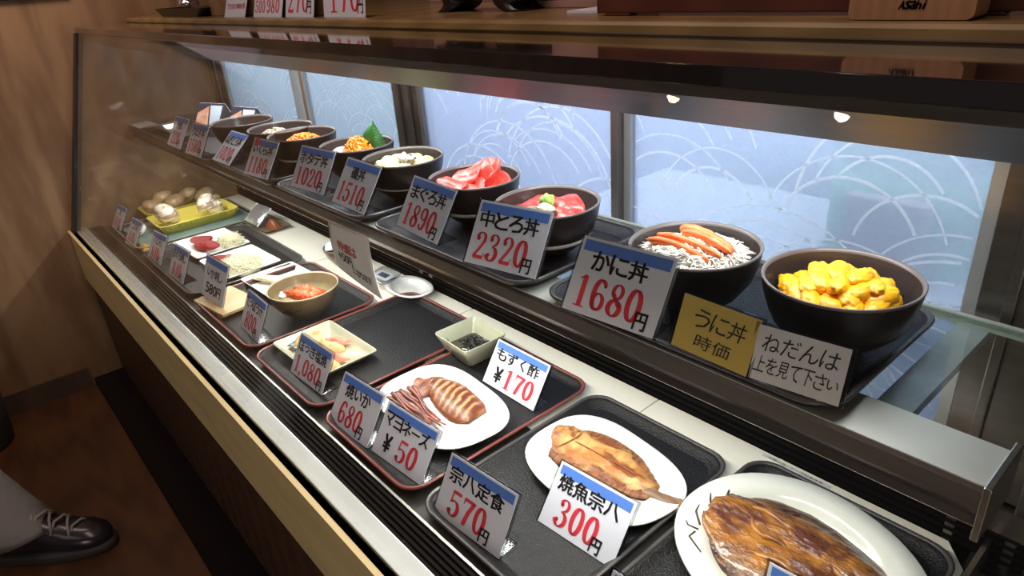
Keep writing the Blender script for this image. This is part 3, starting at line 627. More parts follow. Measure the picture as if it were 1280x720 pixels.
mb = MB(); mb.ball((0, 0, 0), (.011, .010, .0115), sub=3, nz=.45, nscale=30, seed=4); tag(mb.build('wasabi', mat('wasabi_green', (.36, .62, .10), .5, var=.3, vscale=80), None, P + Vector((-.004, .004, .080))), 'bright green dab of wasabi on the red tuna', 'wasabi')
slice_obj('ginger_slice', mat('pickled_ginger', (.80, .70, .40), .35, var=.15, vscale=30), P + Vector((.016, -.016, .075)), .032, .024, .006, .006, (.35, .1, -.3), 'pale yellow pickled ginger piece beside the wasabi', 'ginger', None, 3)
slice_obj('ginger_slice', MATS['pickled_ginger'], P + Vector((.004, -.026, .072)), .030, .018, .005, .008, (.3, -.1, -.1), 'pale ginger piece at the front rim below the wasabi', 'ginger', None, 6)
# scallop bowl
SCAL = mat('pale_scallop', (.84, .72, .24), .35, col2=(.88, .80, .46), vscale=40, sss=.1)
WHELK = mat('grey_whelk', (.20, .17, .13), .4, col2=(.62, .55, .42), vscale=90, vmin=.42, vmax=.58)
P = POS['scallop']
for i in range(19):
    a = i * 2.4; r = .055 * math.sqrt((i + .5) / 19)
    slice_obj('scallop_slice', SCAL, P + Vector((r * math.cos(a), r * math.sin(a), .080 - r * .18)), .032, .030, .008, -.003, (rnd.uniform(-.3, .3), rnd.uniform(-.3, .3), a), 'pale yellow scallop slice in the bowl behind the 1510 yen card', 'scallop', 'scallop slices behind the 1510 yen card', i, pw=2.1)
slice_obj('whelk_slice', WHELK, P + Vector((.026, -.006, .083)), .036, .026, .010, .006, (.3, .1, .3), 'grey speckled whelk slice lying on the scallops', 'whelk', None, 2, ruf=.01)
slice_obj('whelk_slice', WHELK, P + Vector((-.020, -.038, .074)), .018, .014, .007, .004, (.3, .1, .1), 'small grey whelk piece at the front of the scallop bowl', 'whelk', None, 4)
# leaf bowl
P = POS['leaf']
for i, (x, y) in enumerate(((-.040, -.020), (-.022, -.036), (.000, -.040), (.036, -.010), (.050, .006), (.024, -.030))):
    slice_obj('scallop_slice', mat('white_scallop', (.86, .83, .70), .35, sss=.1), P + Vector((x, y, .068)), .032, .028, .008, -.003, (.15, .1, i), 'white scallop slice under the roe and green leaf', 'scallop', 'scallop slices under the leaf', i, pw=2.1)
ROE = mat('orange_roe', (.93, .22, .012), .15, col2=(.98, .42, .03), vscale=90, coat=.5, sss=.15)
def roe_heap(k, n, R, zc, H, rad, off, label, cat):
    mb = MB()
    for x, y in disc_pts(n, R, rnd):
        z = zc + H * (1 - (x * x + y * y) / R ** 2) + rnd.uniform(-.001, .002); mb.ball((x + off[0], y + off[1], z), (rad, rad, rad), sub=2 if n < 200 else 1)
    mound(mb, R * .97, zc - rad * 1.1, H, 0, 0, 1, 24, off)
    return tag(mb.build('salmon_roe', ROE, None, POS[k]), label, cat, kind='stuff')
roe_heap('leaf', 190, .030, .070, .026, .0024, (.002, .000), 'mound of small orange roe in front of the green leaf', 'roe')
roe_heap('roe', 330, .046, .058, .022, .0032, (-.004, .002), 'bright orange salmon roe heaped in the bowl behind the 1180 yen card', 'roe')
LEAF = mat('shiso_green', (.030, .17, .028), .45, var=.5, vscale=60)
mb = MB(); N = 23; ls = []
for i in range(N):
    s = i / (N - 1); w = .031 * math.sin(math.pi * min(1, s ** .62)) ** .8 * (1 + .30 * (i % 2)) * (1 - .25 * s); row = []
    for j in range(7):
        t_ = -1 + j / 3; row.append((w * t_, .012 - .010 * s + .006 * abs(t_), .008 + s * .062 + .004 * math.sin(6 * t_)))
    ls.append(row)
for i in range(N):
    mb.v += ls[i]
for i in range(N - 1):
    for j in range(6): a = i * 7 + j; mb.face((a, a + 1, a + 8, a + 7), 0, True)
lf = tag(mb.build('shiso_leaf', LEAF, None, P + Vector((.016, .012, .056)), (math.radians(-12), math.radians(10), math.radians(20))), 'upright green serrated leaf behind the orange roe', 'leaf')
sm = lf.modifiers.new('thickness', 'SOLIDIFY'); sm.thickness = .0008
# minced bowl
mb = MB(); mound(mb, .046, .054, .022, 0, .008, 9, 40, (-.012, -.010))
for x, y in disc_pts(130, .044, rnd): mb.ball((x - .012, y - .010, .058 + .022 * (1 - (x * x + y * y) / .0021)), (.005, .003, .0025), sub=1, nz=.4, seed=x * 100)
tag(mb.build('minced_fish', mat('cream_minced_fish', (.80, .66, .48), .45, var=.2, vscale=50), None, POS['minced']), 'cream minced fish in the bowl behind the second 1020 yen card from the left', 'minced fish', kind='stuff')
mb = MB(); mound(mb, .034, .056, .020, 0, .008, 4, 30, (.030, .022))
for x, y in disc_pts(90, .032, rnd): mb.ball((x + .030, y + .022, .058 + .02 * (1 - (x * x + y * y) / .0011)), (.005, .003, .0025), sub=1, nz=.4, seed=x * 90)
tag(mb.build('simmered_fish', mat('brown_simmered_fish', (.42, .19, .08), .4, var=.3, vscale=60), None, POS['minced']), 'brown simmered flakes beside the cream minced fish', 'fish flakes', kind='stuff')
mb = MB()
for x, y in disc_pts(60, .016, rnd):
    d = Vector((rnd.uniform(-1, 1), rnd.uniform(-1, 1), .2)) * .006; c = Vector((.050 + x * .7, .012 + y, .064)); mb.tube([c - d, c + d], .0009, 4)
tag(mb.build('nori_shreds', NORI, None, POS['roe']), 'black seaweed shreds at the right of the orange roe', 'seaweed', kind='stuff')

# ================================================================== price cards
GC = {'u': 'price cards on the upper shelf', 'l': 'price cards on the lower deck', 'c': 'price cards on the counter'}
def card(key, x, y, z, yaw, tilt, w, h, name, price, yen, label, paper=None, band=True, style=0, group='u'):
    if group == 'u': x, y, w, h = x * .965, y * .965, w * .965, h * .965
    t = thing('price_card', label, 'price card', (x, y, z), (math.radians(90 - tilt), 0, math.radians(yaw)), GC[group])
    # local x: width, y: up the card, z: towards the viewer
    a = MB(); a.box((-w / 2 - .0035, 0, -.0030), (w / 2 + .0035, h + .0025, -.0008), 0)
    ct, st = math.cos(math.radians(tilt)), math.sin(math.radians(tilt))
    # foot folded back along the tray
    L = .035; f0 = (0, .0008, -.0020); dy, dz = -(-st) * 0, 0
    back = (-(st), -(ct))   # direction +Y of the world in (card up, card normal) = (sin tilt, -cos tilt)
    u, n_ = st, -ct
    q = [(-w / 2, .001 + 0 * u, -.003), (w / 2, .001, -.003), (w / 2, .001 + L * u, -.003 + L * n_), (-w / 2, .001 + L * u, -.003 + L * n_)]
    q2 = [(p[0], p[1] + .0012 * ct, p[2] + .0012 * st) for p in q]
    a.loops([q, q2], 0, False)
    a.build('acrylic_stand', ACRYL, t)
    p = MB(); p.box((-w / 2, .0012, -.0008), (w / 2, h, 0), 0)
    pm = paper or PAPER; sheet = p.build('paper', [pm], t)
    if band:
        b = MB(); b.box((-w / 2 + .004, h * .82, 0), (w / 2 - .004, h * .965, .0002), 0); b.build('blue_band', BLUE, t)
    if style == 0:
        m_ = MB(); nw = min(w * .86, len(name) * w * .205) if len(name) < 5 else w * .86
        put_text(m_, name, -w * .02 - nw / 2, h * .60, -w * .02 + nw / 2, h * .85, 0, .018, .0005, -.10); m_.build('item_name', INK, t)
        m_ = MB(); pw = w * (.19 * len(price.replace(',', '')) + (.04 if ',' in price else 0)) if len(price) > 2 else w * .40
        off = -w * .02
        if yen == '¥': put_text(m_, '¥', -w * .34, h * .14, -w * .20, h * .45, 0, .03, .0005); m_.m = [1] * len(m_.m); off = w * .12
        put_number(m_, price, off - pw / 2 - (.0 if yen == '¥' else w * .03), h * .10, off + pw / 2 - (0 if yen == '¥' else w * .03), h * .52, 0, .0005, 1.1)
        if yen == '円': put_text(m_, '円', off + pw / 2 - w * .085, h * .05, off + pw / 2 + w * .045, h * .26, 1, .02, .0008)
        m_.build('price', [RED, INK], t)
    return t
def hand(t, h, w, rows):
    for nm, m0, txt, x0, y0, x1, y1, off in rows:
        m_ = MB(); put_text(m_, txt, x0 * w, y0 * h, x1 * w, y1 * h, 0, off, .0005, .10); m_.build(nm, m0, t)
US = .8972; LS = .5562
U = 'on the upper shelf'
card('U1', -2.050, .502, US, 1, 32, .111, .087, '冷奴', '220', '円', 'faint blue banded 220 yen card, leftmost on the upper shelf')
card('U2', -1.885, .502, US, 4, 30, .101, .084, 'うなぎ丼', '1580', '円', 'blue banded 1580 yen card on the upper shelf beside the 220 yen card')
card('U3', -1.734, .520, US, 1, 47, .108, .090, 'ねぎとろ丼', '1020', '円', 'blue banded 1020 yen card leaning far back below the far left bowl')
c4 = card('U4', -1.519, .522, US, 6, 33, .108, .088, 'いくら丼', '1180', '円', 'blue banded 1180 yen card with a red spot before the orange roe bowl')
mb = MB(); mb.box((-.045, .068, .0002), (-.027, .086, .0004)); mb.build('red_stamp', RED, c4)
card('U5', -1.312, .547, US, 6, 31, .126, .091, 'ホタテ丼', '1020', '円', 'blue banded 1020 yen card before the leaf topped bowl')
card('U6', -1.135, .544, US, -1, 34, .128, .093, '磯丼', '1510', '円', 'blue banded 1510 yen card before the pale shellfish bowl')
card('U7', -.909, .547, US, -4, 32, .134, .092, 'まぐろ丼', '1890', '円', 'blue banded 1890 yen card before the pink tuna bowl')
card('U8', -.692, .542, US, 11, 33, .129, .096, '中とろ丼', '2320', '円', 'blue banded 2320 yen card before the red tuna bowl')
card('U9', -.477, .525, US, 5, 32, .131, .095, 'かに丼', '1680', '円', 'large blue banded 1680 yen card before the crab bowl')
t = card('U10', -.343, .534, US, -2, 21, .093, .060, '', '', '', 'yellow handwritten card below the sea urchin bowl', YPAPER, False, 1)
hand(t, .060, .093, [('item_name', INK, 'うに丼', -.30, .48, .36, .80, .0), ('price', INK, '時価', -.22, .14, .24, .38, 0)])
t = card('U11', -.252, .539, US, 7, 19, .086, .056, '', '', '', 'white handwritten note card right of the yellow card', mat('note_paper', (.62, .60, .60), .6), False, 1)
hand(t, .056, .086, [('item_name', INK, 'ねだんは', -.42, .55, .40, .85, -.004), ('note', INK, '上を見て下さい', -.46, .18, .44, .46, -.004)])
card('L1', -2.560, .375, LS, 2, 31, .100, .085, '貝', '840', '円', 'faint card at the far left end of the deck', group='l')
card('L2', -2.345, .366, LS, 4, 32, .093, .087, 'つぶ貝', '840', '円', 'blue banded card second from the far left of the deck before the yellow baskets', group='l')
card('L3', -2.122, .378, LS, 4, 28, .107, .089, 'くじら', '840', '円', 'blue banded 840 yen card before the left raw meat plate', group='l')
card('L4', -1.927, .382, LS, 3, 26, .109, .092, 'まぐろ刺し', '840', '円', 'blue banded 840 yen card before the right raw meat plate', group='l')
t = card('L5', -1.673, .396, .570, 3, 23, .132, .105, '', '', '', 'upright 580 yen card standing on the pale wooden board', group='l', style=1)
m_ = MB(); put_text(m_, 'いか刺し', -.046, .054, .044, .078, 0, .01, .0005, -.05); m_.build('item_name', INK, t)
m_ = MB(); put_text(m_, '580円', -.044, .014, .046, .040, 0, .02, .0005); m_.build('price', INK, t)
card('L6', -1.446, .399, LS, -2, 26, .117, .093, 'てっぽう汁', '800', '円', 'blue banded 800 yen card before the crab soup bowl', group='l')
card('L7', -1.155, .399, LS, 2, 29, .130, .085, 'ほっき塩焼', '1,080', '円', 'blue banded 1,080 yen card before the clam dish', group='l')
card('L8', -.946, .376, LS, 4, 34, .122, .095, '焼いか', '680', '円', 'blue banded 680 yen card before the squid plate', group='l')
card('L9', -.808, .388, LS, 4, 35, .133, .089, 'マヨネーズ', '50', '¥', 'blue banded 50 yen card between the 680 and 570 yen cards', group='l')
card('L10', -.615, .381, LS, 4, 31, .137, .092, '宗八定食', '570', '円', 'blue banded 570 yen card in the front corner of the flatfish tray', group='l')
card('L11', -.495, .475, LS, 4, 39, .130, .092, '焼魚宗八', '300', '円', 'blue banded 300 yen card leaning before the pale grilled flatfish', group='l')
card('L12', -.829, .644, LS, 0, 34, .143, .088, 'もずく酢', '170', '¥', 'brightly lit 170 yen card between squid plate and square cup', group='l')
card('L13', -.317, .3865, LS, 4, 33, .125, .090, 'ほっけ定食', '680', '円', 'card corner just showing at the bottom edge right of the 300 yen card', group='l')
card('L14', -.205, .545, LS, 4, 12, .110, .085, '焼ほっけ', '580', '円', 'card corner showing in front of the brown fish at the bottom edge', group='l')

# cards on the counter
def counter_card(x, y, w, h, tilt, yaw, label, rows):
    t = thing('price_card', label, 'price card', (x, y, 1.2080), (math.radians(90 - tilt), 0, math.radians(yaw)), GC['c'])
    p = MB(); p.box((-w / 2, 0, -.001), (w / 2, h, 0)); p.build('paper', PAPER, t)
    p = MB(); L = .015; u, n_ = math.sin(math.radians(tilt)), -math.cos(math.radians(tilt)); q = [(-w / 2, .0005, -.001), (w / 2, .0005, -.001), (w / 2, .0005 + L * u, -.001 + L * n_), (-w / 2, .0005 + L * u, -.001 + L * n_)]
    p.loops([q, [(a_[0], a_[1] + .0008, a_[2]) for a_ in q]], 0, False); p.build('foot', ACRYL, t)
    for nm, kind, txt, x0, y0, x1, y1, m0 in rows:
        m_ = MB()
        if kind == 'n': put_number(m_, txt, x0 * w, y0 * h, x1 * w, y1 * h, 0, .0004, .85)
        else: put_text(m_, txt, x0 * w, y0 * h, x1 * w, y1 * h, 0, .01, .0004)
        m_.build(nm, m0, t)
counter_card(-1.745, .640, .130, .085, 22, 0, 'white notice card with small print, leftmost of the cards on the counter', [('note', 't', 'お持ち帰り', -.30, .52, .34, .66, INK), ('price', 't', 'できます御利用', -.42, .22, .44, .36, RED), ('heading', 't', 'ご案内', -.2, .76, .3, .92, RED)])
counter_card(-1.552, .640, .150, .085, 18, 0, 'card pricing 50g at 500 and 100g at 980 on the counter', [('weight', 't', '50g', -.30, .52, -.10, .70, INK), ('weight', 't', '100g', .06, .52, .32, .70, INK), ('price', 'n', '500', -.45, .10, -.08, .42, RED), ('price', 'n', '980', -.04, .10, .42, .44, RED)])
counter_card(-1.392, .640, .128, .085, 14, 0, '270 yen card on the counter beside the 50g and 100g card', [('price', 'n', '270', -.44, .10, .34, .62, RED), ('yen_sign', 't', '円', .26, .08, .42, .36, INK)])
counter_card(-1.205, .640, .155, .085, 8, 0, '170 yen card on the counter, rightmost of its row', [('price', 'n', '170', -.36, .10, .40, .66, RED), ('yen_sign', 't', '円', .33, .08, .46, .40, INK)])

# hanging paper on the shelf face
def ppt(u, v):   # u across, v down
    tl, tr, br, bl = Vector((-1.172, .520, .859)), Vector((-1.021, .520, .861)), Vector((-.990, .512, .752)), Vector((-1.150, .512, .771))
    p = tl.lerp(tr, u).lerp(bl.lerp(br, u), v); p.y -= .004 * math.sin(v * 3.14) + .002 * math.sin(u * 3); return p
mb = MB(); N = 10
for i in range(N + 1):
    for j in range(N + 1): mb.v.append(tuple(ppt(j / N, i / N)))
for i in range(N):
    for j in range(N): a = i * (N + 1) + j; mb.face((a, a + N + 1, a + N + 2, a + 1), 0, True)
t = tag(mb.build('hanging_note', mat('hanging_paper', (.72, .71, .70), .6)), 'white paper note hanging from the shelf front above the soup bowl', 'note')
sm = t.modifiers.new('thickness', 'SOLIDIFY'); sm.thickness = .0005; sm.offset = 1
def pfn(x, y): p = ppt(x, 1 - y); return (p.x, p.y - .0008, p.z)
m_ = MB(); put_text(m_, '特盛は', .20, .52, .66, .70, 0, .022, fn=pfn); m_.build('red_line', REDINK, t)
m_ = MB(); put_text(m_, '+50円', .16, .30, .50, .47, 0, .018, fn=pfn); put_text(m_, 'になります', .46, .16, .88, .30, 0, .014, fn=pfn); m_.build('black_lines', INK, t)
# label strip at the deck's rear edge
t = tag((lambda m: (m.box((-.414, .8145, .5522), (-.308, .8215, .5532)), m.build('label_strip', mat('grey_label', (.62, .62, .64), .5)))[1])(MB()), 'narrow grey printed label strip stuck along the rear edge of the deck', 'label')
m_ = MB(); put_text(m_, '冷蔵ショーケース取扱注意', -.406, .8155, -.318, .8205, 0, 0, .5534); m_.build('print', INK, t)

# ================================================================== deck dishes
def plate(name, label, cat, loc, outline, h, rimw, m, depth=.010, rot=0.0, foot=.62, group=None):
    """shallow plate: outline(scale) -> loop"""
    mb = MB()
    prof = [(foot, 0), (foot + .03, .003), (.90, h - .003), (1.0, h), (.985, h + .0018), (.90 - rimw * .2, h - .002), (.70, h - depth), (.35, h - depth - .0008), (.02, h - depth - .001)]
    mb.loops([[(x, y, z) for x, y in outline(s)] for s, z in prof], 0, True)
    return tag(mb.build(name, m, None, loc, (0, 0, rot)), label, cat, group)
def oval(a, b, p=2.0, n=64, wob=0.0): 
    def f(s):
        out = []
        for i in range(n):
            t = 2 * math.pi * i / n; q = (abs(math.cos(t)) ** p + abs(math.sin(t)) ** p) ** (-1 / p); k = 1 + wob * math.sin(3 * t + .6)
            out.append((a * s * q * math.cos(t) * k, b * s * q * math.sin(t) * k))
        return out
    return f
DZ = .5560
plate('oval_plate', 'large ivory oval plate under the dark brown grilled fish', 'plate', (-.268, .640, DZ), oval(.157, .134, 2.15), .026, 1, IVORY, .012, math.radians(-14))
plate('oval_plate', 'white plate under the pale golden grilled flatfish', 'plate', (-.560, .606, DZ), oval(.132, .092, 2.7, wob=.02), .018, 1, PORCELAIN, .009, math.radians(-6))
plate('oval_plate', 'white rounded plate under the striped grilled squid', 'plate', (-.876, .532, DZ), oval(.136, .092, 2.9, wob=.015), .018, 1, PORCELAIN, .009, math.radians(-4))
# hokke
HOK = mat('dark_glazed_fish', (.115, .030, .008), .24, col2=(.42, .165, .02), vscale=26, stretch=(1, 1.5, 1), vmin=.38, vmax=.60, bump=.9, bscale=110, coat=.35, bdist=.004, detail=7)
browned(HOK, (.045, .012, .005), .45, 1.0, 45, .40)
hu = [(-.376, .622), (-.386, .636), (-.380, .641), (-.391, .655), (-.382, .664), (-.380, .678), (-.350, .697), (-.323, .706), (-.285, .712), (-.248, .708), (-.211, .697), (-.167, .680), (-.120, .655), (-.090, .635)]
hl = [(-.376, .618), (-.386, .610), (-.382, .600), (-.377, .594), (-.368, .584), (-.347, .568), (-.321, .556), (-.298, .550), (-.265, .548), (-.225, .555), (-.180, .575), (-.130, .600), (-.092, .622)]
mb = MB()
def hh(s, t): return .78 + .34 * abs(math.sin(t * 2.6 + .5 + .5 * math.sin(4 * s))) - .36 * math.exp(-((t - .10 * math.sin(5 * s)) * 6) ** 2) + .30 * noise.noise(Vector((s * 6, t * 3.5, 1.7))) + .14 * noise.noise(Vector((s * 17, t * 8, 5.0)))
ox, oy = -.268, .640
hu = [(a * 1.022, b * 1.022) for a, b in hu]; hl = [(a * 1.022, b * 1.022) for a, b in hl]
pillow(mb, [(a - ox, b - oy) for a, b in hu], [(a - ox, b - oy) for a, b in hl], .017, 70, 40, 0, .0022, 150, 2.0, 0, 2.6, .16, hh)
hk = tag(mb.build('grilled_fish', HOK, None, (ox, oy, DZ + .0165)), 'large dark brown glazed opened fish on the ivory oval plate', 'grilled fish')
mb = MB()
for pts in (((-.381, .602), (-.399, .618), (-.402, .630)), ((-.379, .588), (-.379, .575), (-.352, .562)), ((-.386, .672), (-.390, .684)), ((-.388, .640), (-.398, .650), (-.404, .660)), ((-.378, .594), (-.392, .590), (-.398, .594))):
    mb.tube([(x - ox, y - oy, .008 + .002 * i) for i, (x, y) in enumerate(pts)], [.0019, .0015, .0007] if len(pts) == 3 else [.0019, .0013], 6)
mb.build('fin_spines', mat('burnt_spine', (.05, .028, .018), .5), hk)
mb = MB(); pillow(mb, [(-.12 - ox, .664 - oy), (-.08 - ox, .668 - oy)], [(-.12 - ox, .60 - oy), (-.075 - ox, .596 - oy)], .004, 8, 6); mb.build('tail', HOK, hk)
mb = MB()
for i, (xa, ya, xb, yb, r) in enumerate(((-.085, .030, .010, .044, .0050), (-.075, .012, -.010, -.006, .0042), (-.060, -.030, .040, -.036, .0048), (.000, .012, .090, .006, .0032))):
    mb.tube([(xa + (xb - xa) * q / 12 + .002 * math.sin(q * 1.3 + i), ya + (yb - ya) * q / 12 + .006 * math.sin(q * .55 + i * 2), .0135 + .0012 * math.sin(q * .9 + i)) for q in range(13)], [r * (.25 + .75 * math.sin(math.pi * (q + .3) / 12.6)) * (1 + .2 * math.sin(q * 2.1)) for q in range(13)], 8)
mb.build('flesh_ridges', mat('golden_flesh', (.40, .16, .02), .28, col2=(.13, .036, .008), vscale=45, coat=.35, bump=.6, bscale=140), hk)
# flatfish
FLAT = mat('golden_grilled_fish', (.66, .38, .13), .45, col2=(.44, .16, .035), vscale=16, vmin=.43, vmax=.53, bump=.8, bscale=130, coat=.05, detail=7)
browned(FLAT, (.13, .034, .008), .38, .92, 38, .55)
browned(FLAT, (.20, .052, .010), .53, .62, 34, 1.0, False, (.45, 1.7, 1))
fu = [(-.670, .612), (-.677, .640), (-.650, .650), (-.618, .654), (-.581, .662), (-.546, .662), (-.516, .648), (-.480, .630), (-.462, .622)]
fl = [(-.668, .600), (-.655, .582), (-.632, .570), (-.605, .564), (-.572, .566), (-.533, .572), (-.500, .580), (-.470, .592), (-.458, .602)]
ox, oy = -.56, .606
fu = [(a * 1.014, b * 1.014) for a, b in fu]; fl = [(a * 1.014, b * 1.014) for a, b in fl]
mb = MB(); pillow(mb, [(a - ox, b - oy) for a, b in fu], [(a - ox, b - oy) for a, b in fl], .0095, 48, 24, 0, .0034, 75, 4.0, 0, 2.0, .15, lambda s, t: .8 + .25 * math.exp(-(t * 4) ** 2) + .08 * math.sin(14 * s))
ff = tag(mb.build('grilled_flatfish', FLAT, None, (ox, oy, DZ + .012)), 'pale golden grilled flatfish with brown scorch marks on white plate', 'grilled fish')
mb = MB()
def grow(c, k, i0): return [((x - ox) * 1.0 + (.004 if False else 0), (y - oy) + k * (.4 + .6 * math.sin(math.pi * min(1, (i + .6) / len(c)))) + .0014 * math.sin(i * 9.1 + i0)) for i, (x, y) in enumerate(c)]
def dense(c): return [tuple(Vector(p).lerp(Vector(q), t / 5)) for p, q in zip(c, c[1:]) for t in range(5)] + [c[-1]]
pillow(mb, grow(dense(fu), .0065, 0), grow(dense(fl), -.0065, 2), .0030, 60, 10, 0, .0012, 160, 9, 0, 6, .05)
mb.build('fin_fringe', mat('scorched_fin_fringe', (.32, .12, .03), .5, col2=(.10, .028, .008), vscale=70, stretch=(3, .5, 1), bump=.6, bscale=200), ff)
mb = MB(); pillow(mb, [(-.672 - ox, .622 - oy), (-.676 - ox, .640 - oy), (-.664 - ox, .650 - oy), (-.646 - ox, .652 - oy), (-.636 - ox, .640 - oy)], [(-.670 - ox, .612 - oy), (-.662 - ox, .600 - oy), (-.652 - ox, .594 - oy), (-.640 - ox, .598 - oy), (-.634 - ox, .616 - oy)], .0125, 18, 12, 0, .004, 120, 3, 0, 2.2, .25)
mb.build('head', mat('scorched_head', (.52, .25, .07), .45, col2=(.17, .05, .012), vscale=45, vmin=.42, vmax=.56, bump=.7, bscale=140), ff)
mb = MB(); pillow(mb, [(-.486 - ox, .628 - oy), (-.462 - ox, .624 - oy), (-.440 - ox, .632 - oy), (-.418 - ox, .646 - oy)], [(-.484 - ox, .604 - oy), (-.460 - ox, .605 - oy), (-.438 - ox, .606 - oy), (-.408 - ox, .612 - oy)], .005, 12, 8, 0, .001, 90, 1, .002, 3, .2)
mb.build('tail', mat('scorched_tail', (.28, .16, .09), .45, var=.5, vscale=40, stretch=(1, 8, 1)), ff)
mb = MB()
mb.tube([(-.640 + .010 * math.sin(i * .42) - ox, .586 + .0095 * i - oy, .0085 + .0028 * math.sin(i * .45)) for i in range(7)], [.0006, .0014, .0016, .0018, .0016, .0012, .0005], 6)
mb.tube([(-.626 + .013 * i - ox, .616 + .0006 * i - oy, .0113 + .0008 * math.sin(i * .3)) for i in range(11)], [.0005] + [.0011] * 9 + [.0005], 6)
mb.ball((-.660 - ox, .622 - oy, .0075), (.0035, .0030, .0022), sub=2)
mb.build('gill_and_bone_line', mat('scorch_brown', (.34, .11, .025), .45, var=.5, vscale=80), ff)
# squid
def squid_mat():
    m = mat('grilled_squid_skin', (.80, .42, .13), .42, bump=.6, bscale=120, coat=.08); nt = m.node_tree; b = nt.nodes['Principled BSDF']
    tc = nt.nodes.new('ShaderNodeTexCoord'); mp = nt.nodes.new('ShaderNodeMapping'); mp.inputs['Rotation'].default_value = (0, 0, math.radians(-22)); w = nt.nodes.new('ShaderNodeTexWave'); w.inputs['Scale'].default_value = 19; w.inputs['Distortion'].default_value = 3.2; w.inputs['Detail'].default_value = 3; w.inputs['Detail Scale'].default_value = 2
    r = nt.nodes.new('ShaderNodeValToRGB'); e = r.color_ramp.elements; e[0].position = .12; e[0].color = (.115, .024, .010, 1); e[1].position = .98; e[1].color = (.62, .31, .14, 1); k = e.new(.64); k.color = (.30, .078, .022, 1)
    nt.links.new(tc.outputs['Object'], mp.inputs[0]); nt.links.new(mp.outputs[0], w.inputs['Vector']); nt.links.new(w.outputs['Fac'], r.inputs[0]); nt.links.new(r.outputs[0], b.inputs['Base Color'])
    return m
SQ = squid_mat(); browned(SQ, (.17, .042, .010), .42, 1.0, 60, .45)
su = [(-.931, .540), (-.936, .556), (-.915, .577), (-.893, .585), (-.868, .588), (-.835, .583), (-.805, .575), (-.786, .564)]
sl = [(-.926, .536), (-.906, .526), (-.885, .517), (-.862, .511), (-.841, .507), (-.815, .505), (-.797, .508), (-.782, .522)]
ox, oy = -.86 , .545
su = [(a * 1.026, b * 1.026) for a, b in su]; sl = [(a * 1.026, b * 1.026) for a, b in sl]
mb = MB(); pillow(mb, [(a - ox, b - oy) for a, b in su], [(a - ox, b - oy) for a, b in sl], .0125, 44, 18, 0, .001, 60, 1, 0, 2.2, .22, lambda s, t: 1 + .10 * math.sin(s * 62 + t * 1.2))
sq = tag(mb.build('grilled_squid', SQ, None, (ox, oy, DZ + .0115)), 'brown striped grilled squid body on the white rounded plate', 'grilled squid')
mb = MB(); pillow(mb, [(-.990 - ox, .556 - oy), (-.966 - ox, .563 - oy), (-.957 - ox, .595 - oy), (-.936 - ox, .590 - oy), (-.930 - ox, .560 - oy)], [(-.986 - ox, .544 - oy), (-.962 - ox, .522 - oy), (-.944 - ox, .512 - oy), (-.926 - ox, .514 - oy), (-.922 - ox, .534 - oy)], .007, 20, 12, 0, .003, 60, 3, 0, 2.4, .15)
mb.build('fin', mat('squid_fin', (.32, .11, .05), .42, col2=(.09, .030, .025), vscale=30, stretch=(3, 1, 1), bump=.5, bscale=110), sq)
TENT = mat('grilled_tentacle', (.30, .085, .05), .28, col2=(.13, .035, .03), vscale=60, coat=.4)
for i in range(8):
    mb = MB(); o_ = (i - 3.5) * .0062; N = 12; pts = []
    for j in range(N + 1):
        s = j / N; pts.append((-.962 + .120 * s + .20 * o_ - ox + (.018 if i in (2, 5) else 0) * s, .500 + o_ * (1.1 - .5 * s) - .014 * s + .003 * math.sin(s * 7 + i) - oy + (.012 * s * s if i in (2, 5) else 0), .004 + .007 * abs(math.sin(i * 1.9)) * (1 - s * .6)))
    mb.tube(pts, [.0045 * (1 - .65 * j / N) + .0004 * math.sin(j * 2.2) for j in range(N + 1)], 8); mb.build('tentacle', TENT, sq)
# hokki clam dish
def square_dish(name, label, loc, w, d_, h, m, inner, rot=0.0, foot=.7, bulge=0.0, mark=None, group=None, rim=None):
    mb = MB(); r = .008
    def L(s, z, rr=r): return rrect(-w / 2 * s, -d_ / 2 * s, w / 2 * s, d_ / 2 * s, rr, z)
    mb.loops([L(foot, 0), L(foot + .02, .002), L((1 + foot) / 2 + bulge, h * .5), L(1, h - .001), L(.99, h + .0012), L(.965, h), L((1 + inner) / 2 * .98, h * .55), L(inner, .005), L(.05, .0045, .0005)], 0, True)
    for i in range(len(mb.f)):
        if len(mb.f[i]) > 4: mb.sm[i] = False
    t = tag(mb.build(name, m, None, loc, (0, 0, rot)), label, 'dish', group)
    if mark: mark(t)
    return t
def stain(t):
    mb = MB(); mb.ball((-.068, -.030, .012), (.020, .016, .0012), sub=2, nz=.5, seed=2); mb.build('glaze_stain', TEALG, t)
square_dish('square_dish', 'pale celadon rectangular dish holding three pink tipped clams', (-1.228, .480, DZ), .205, .140, .020, CELADON, .80, math.radians(1), .78, mark=stain)
CLAMW = mat('clam_flesh', (.78, .52, .24), .4, col2=(.50, .27, .09), vscale=50, vmin=.3, vmax=.5, sss=.1)
CLAMP = mat('clam_pink_tip', (.78, .13, .085), .35, col2=(.86, .32, .22), vscale=60)
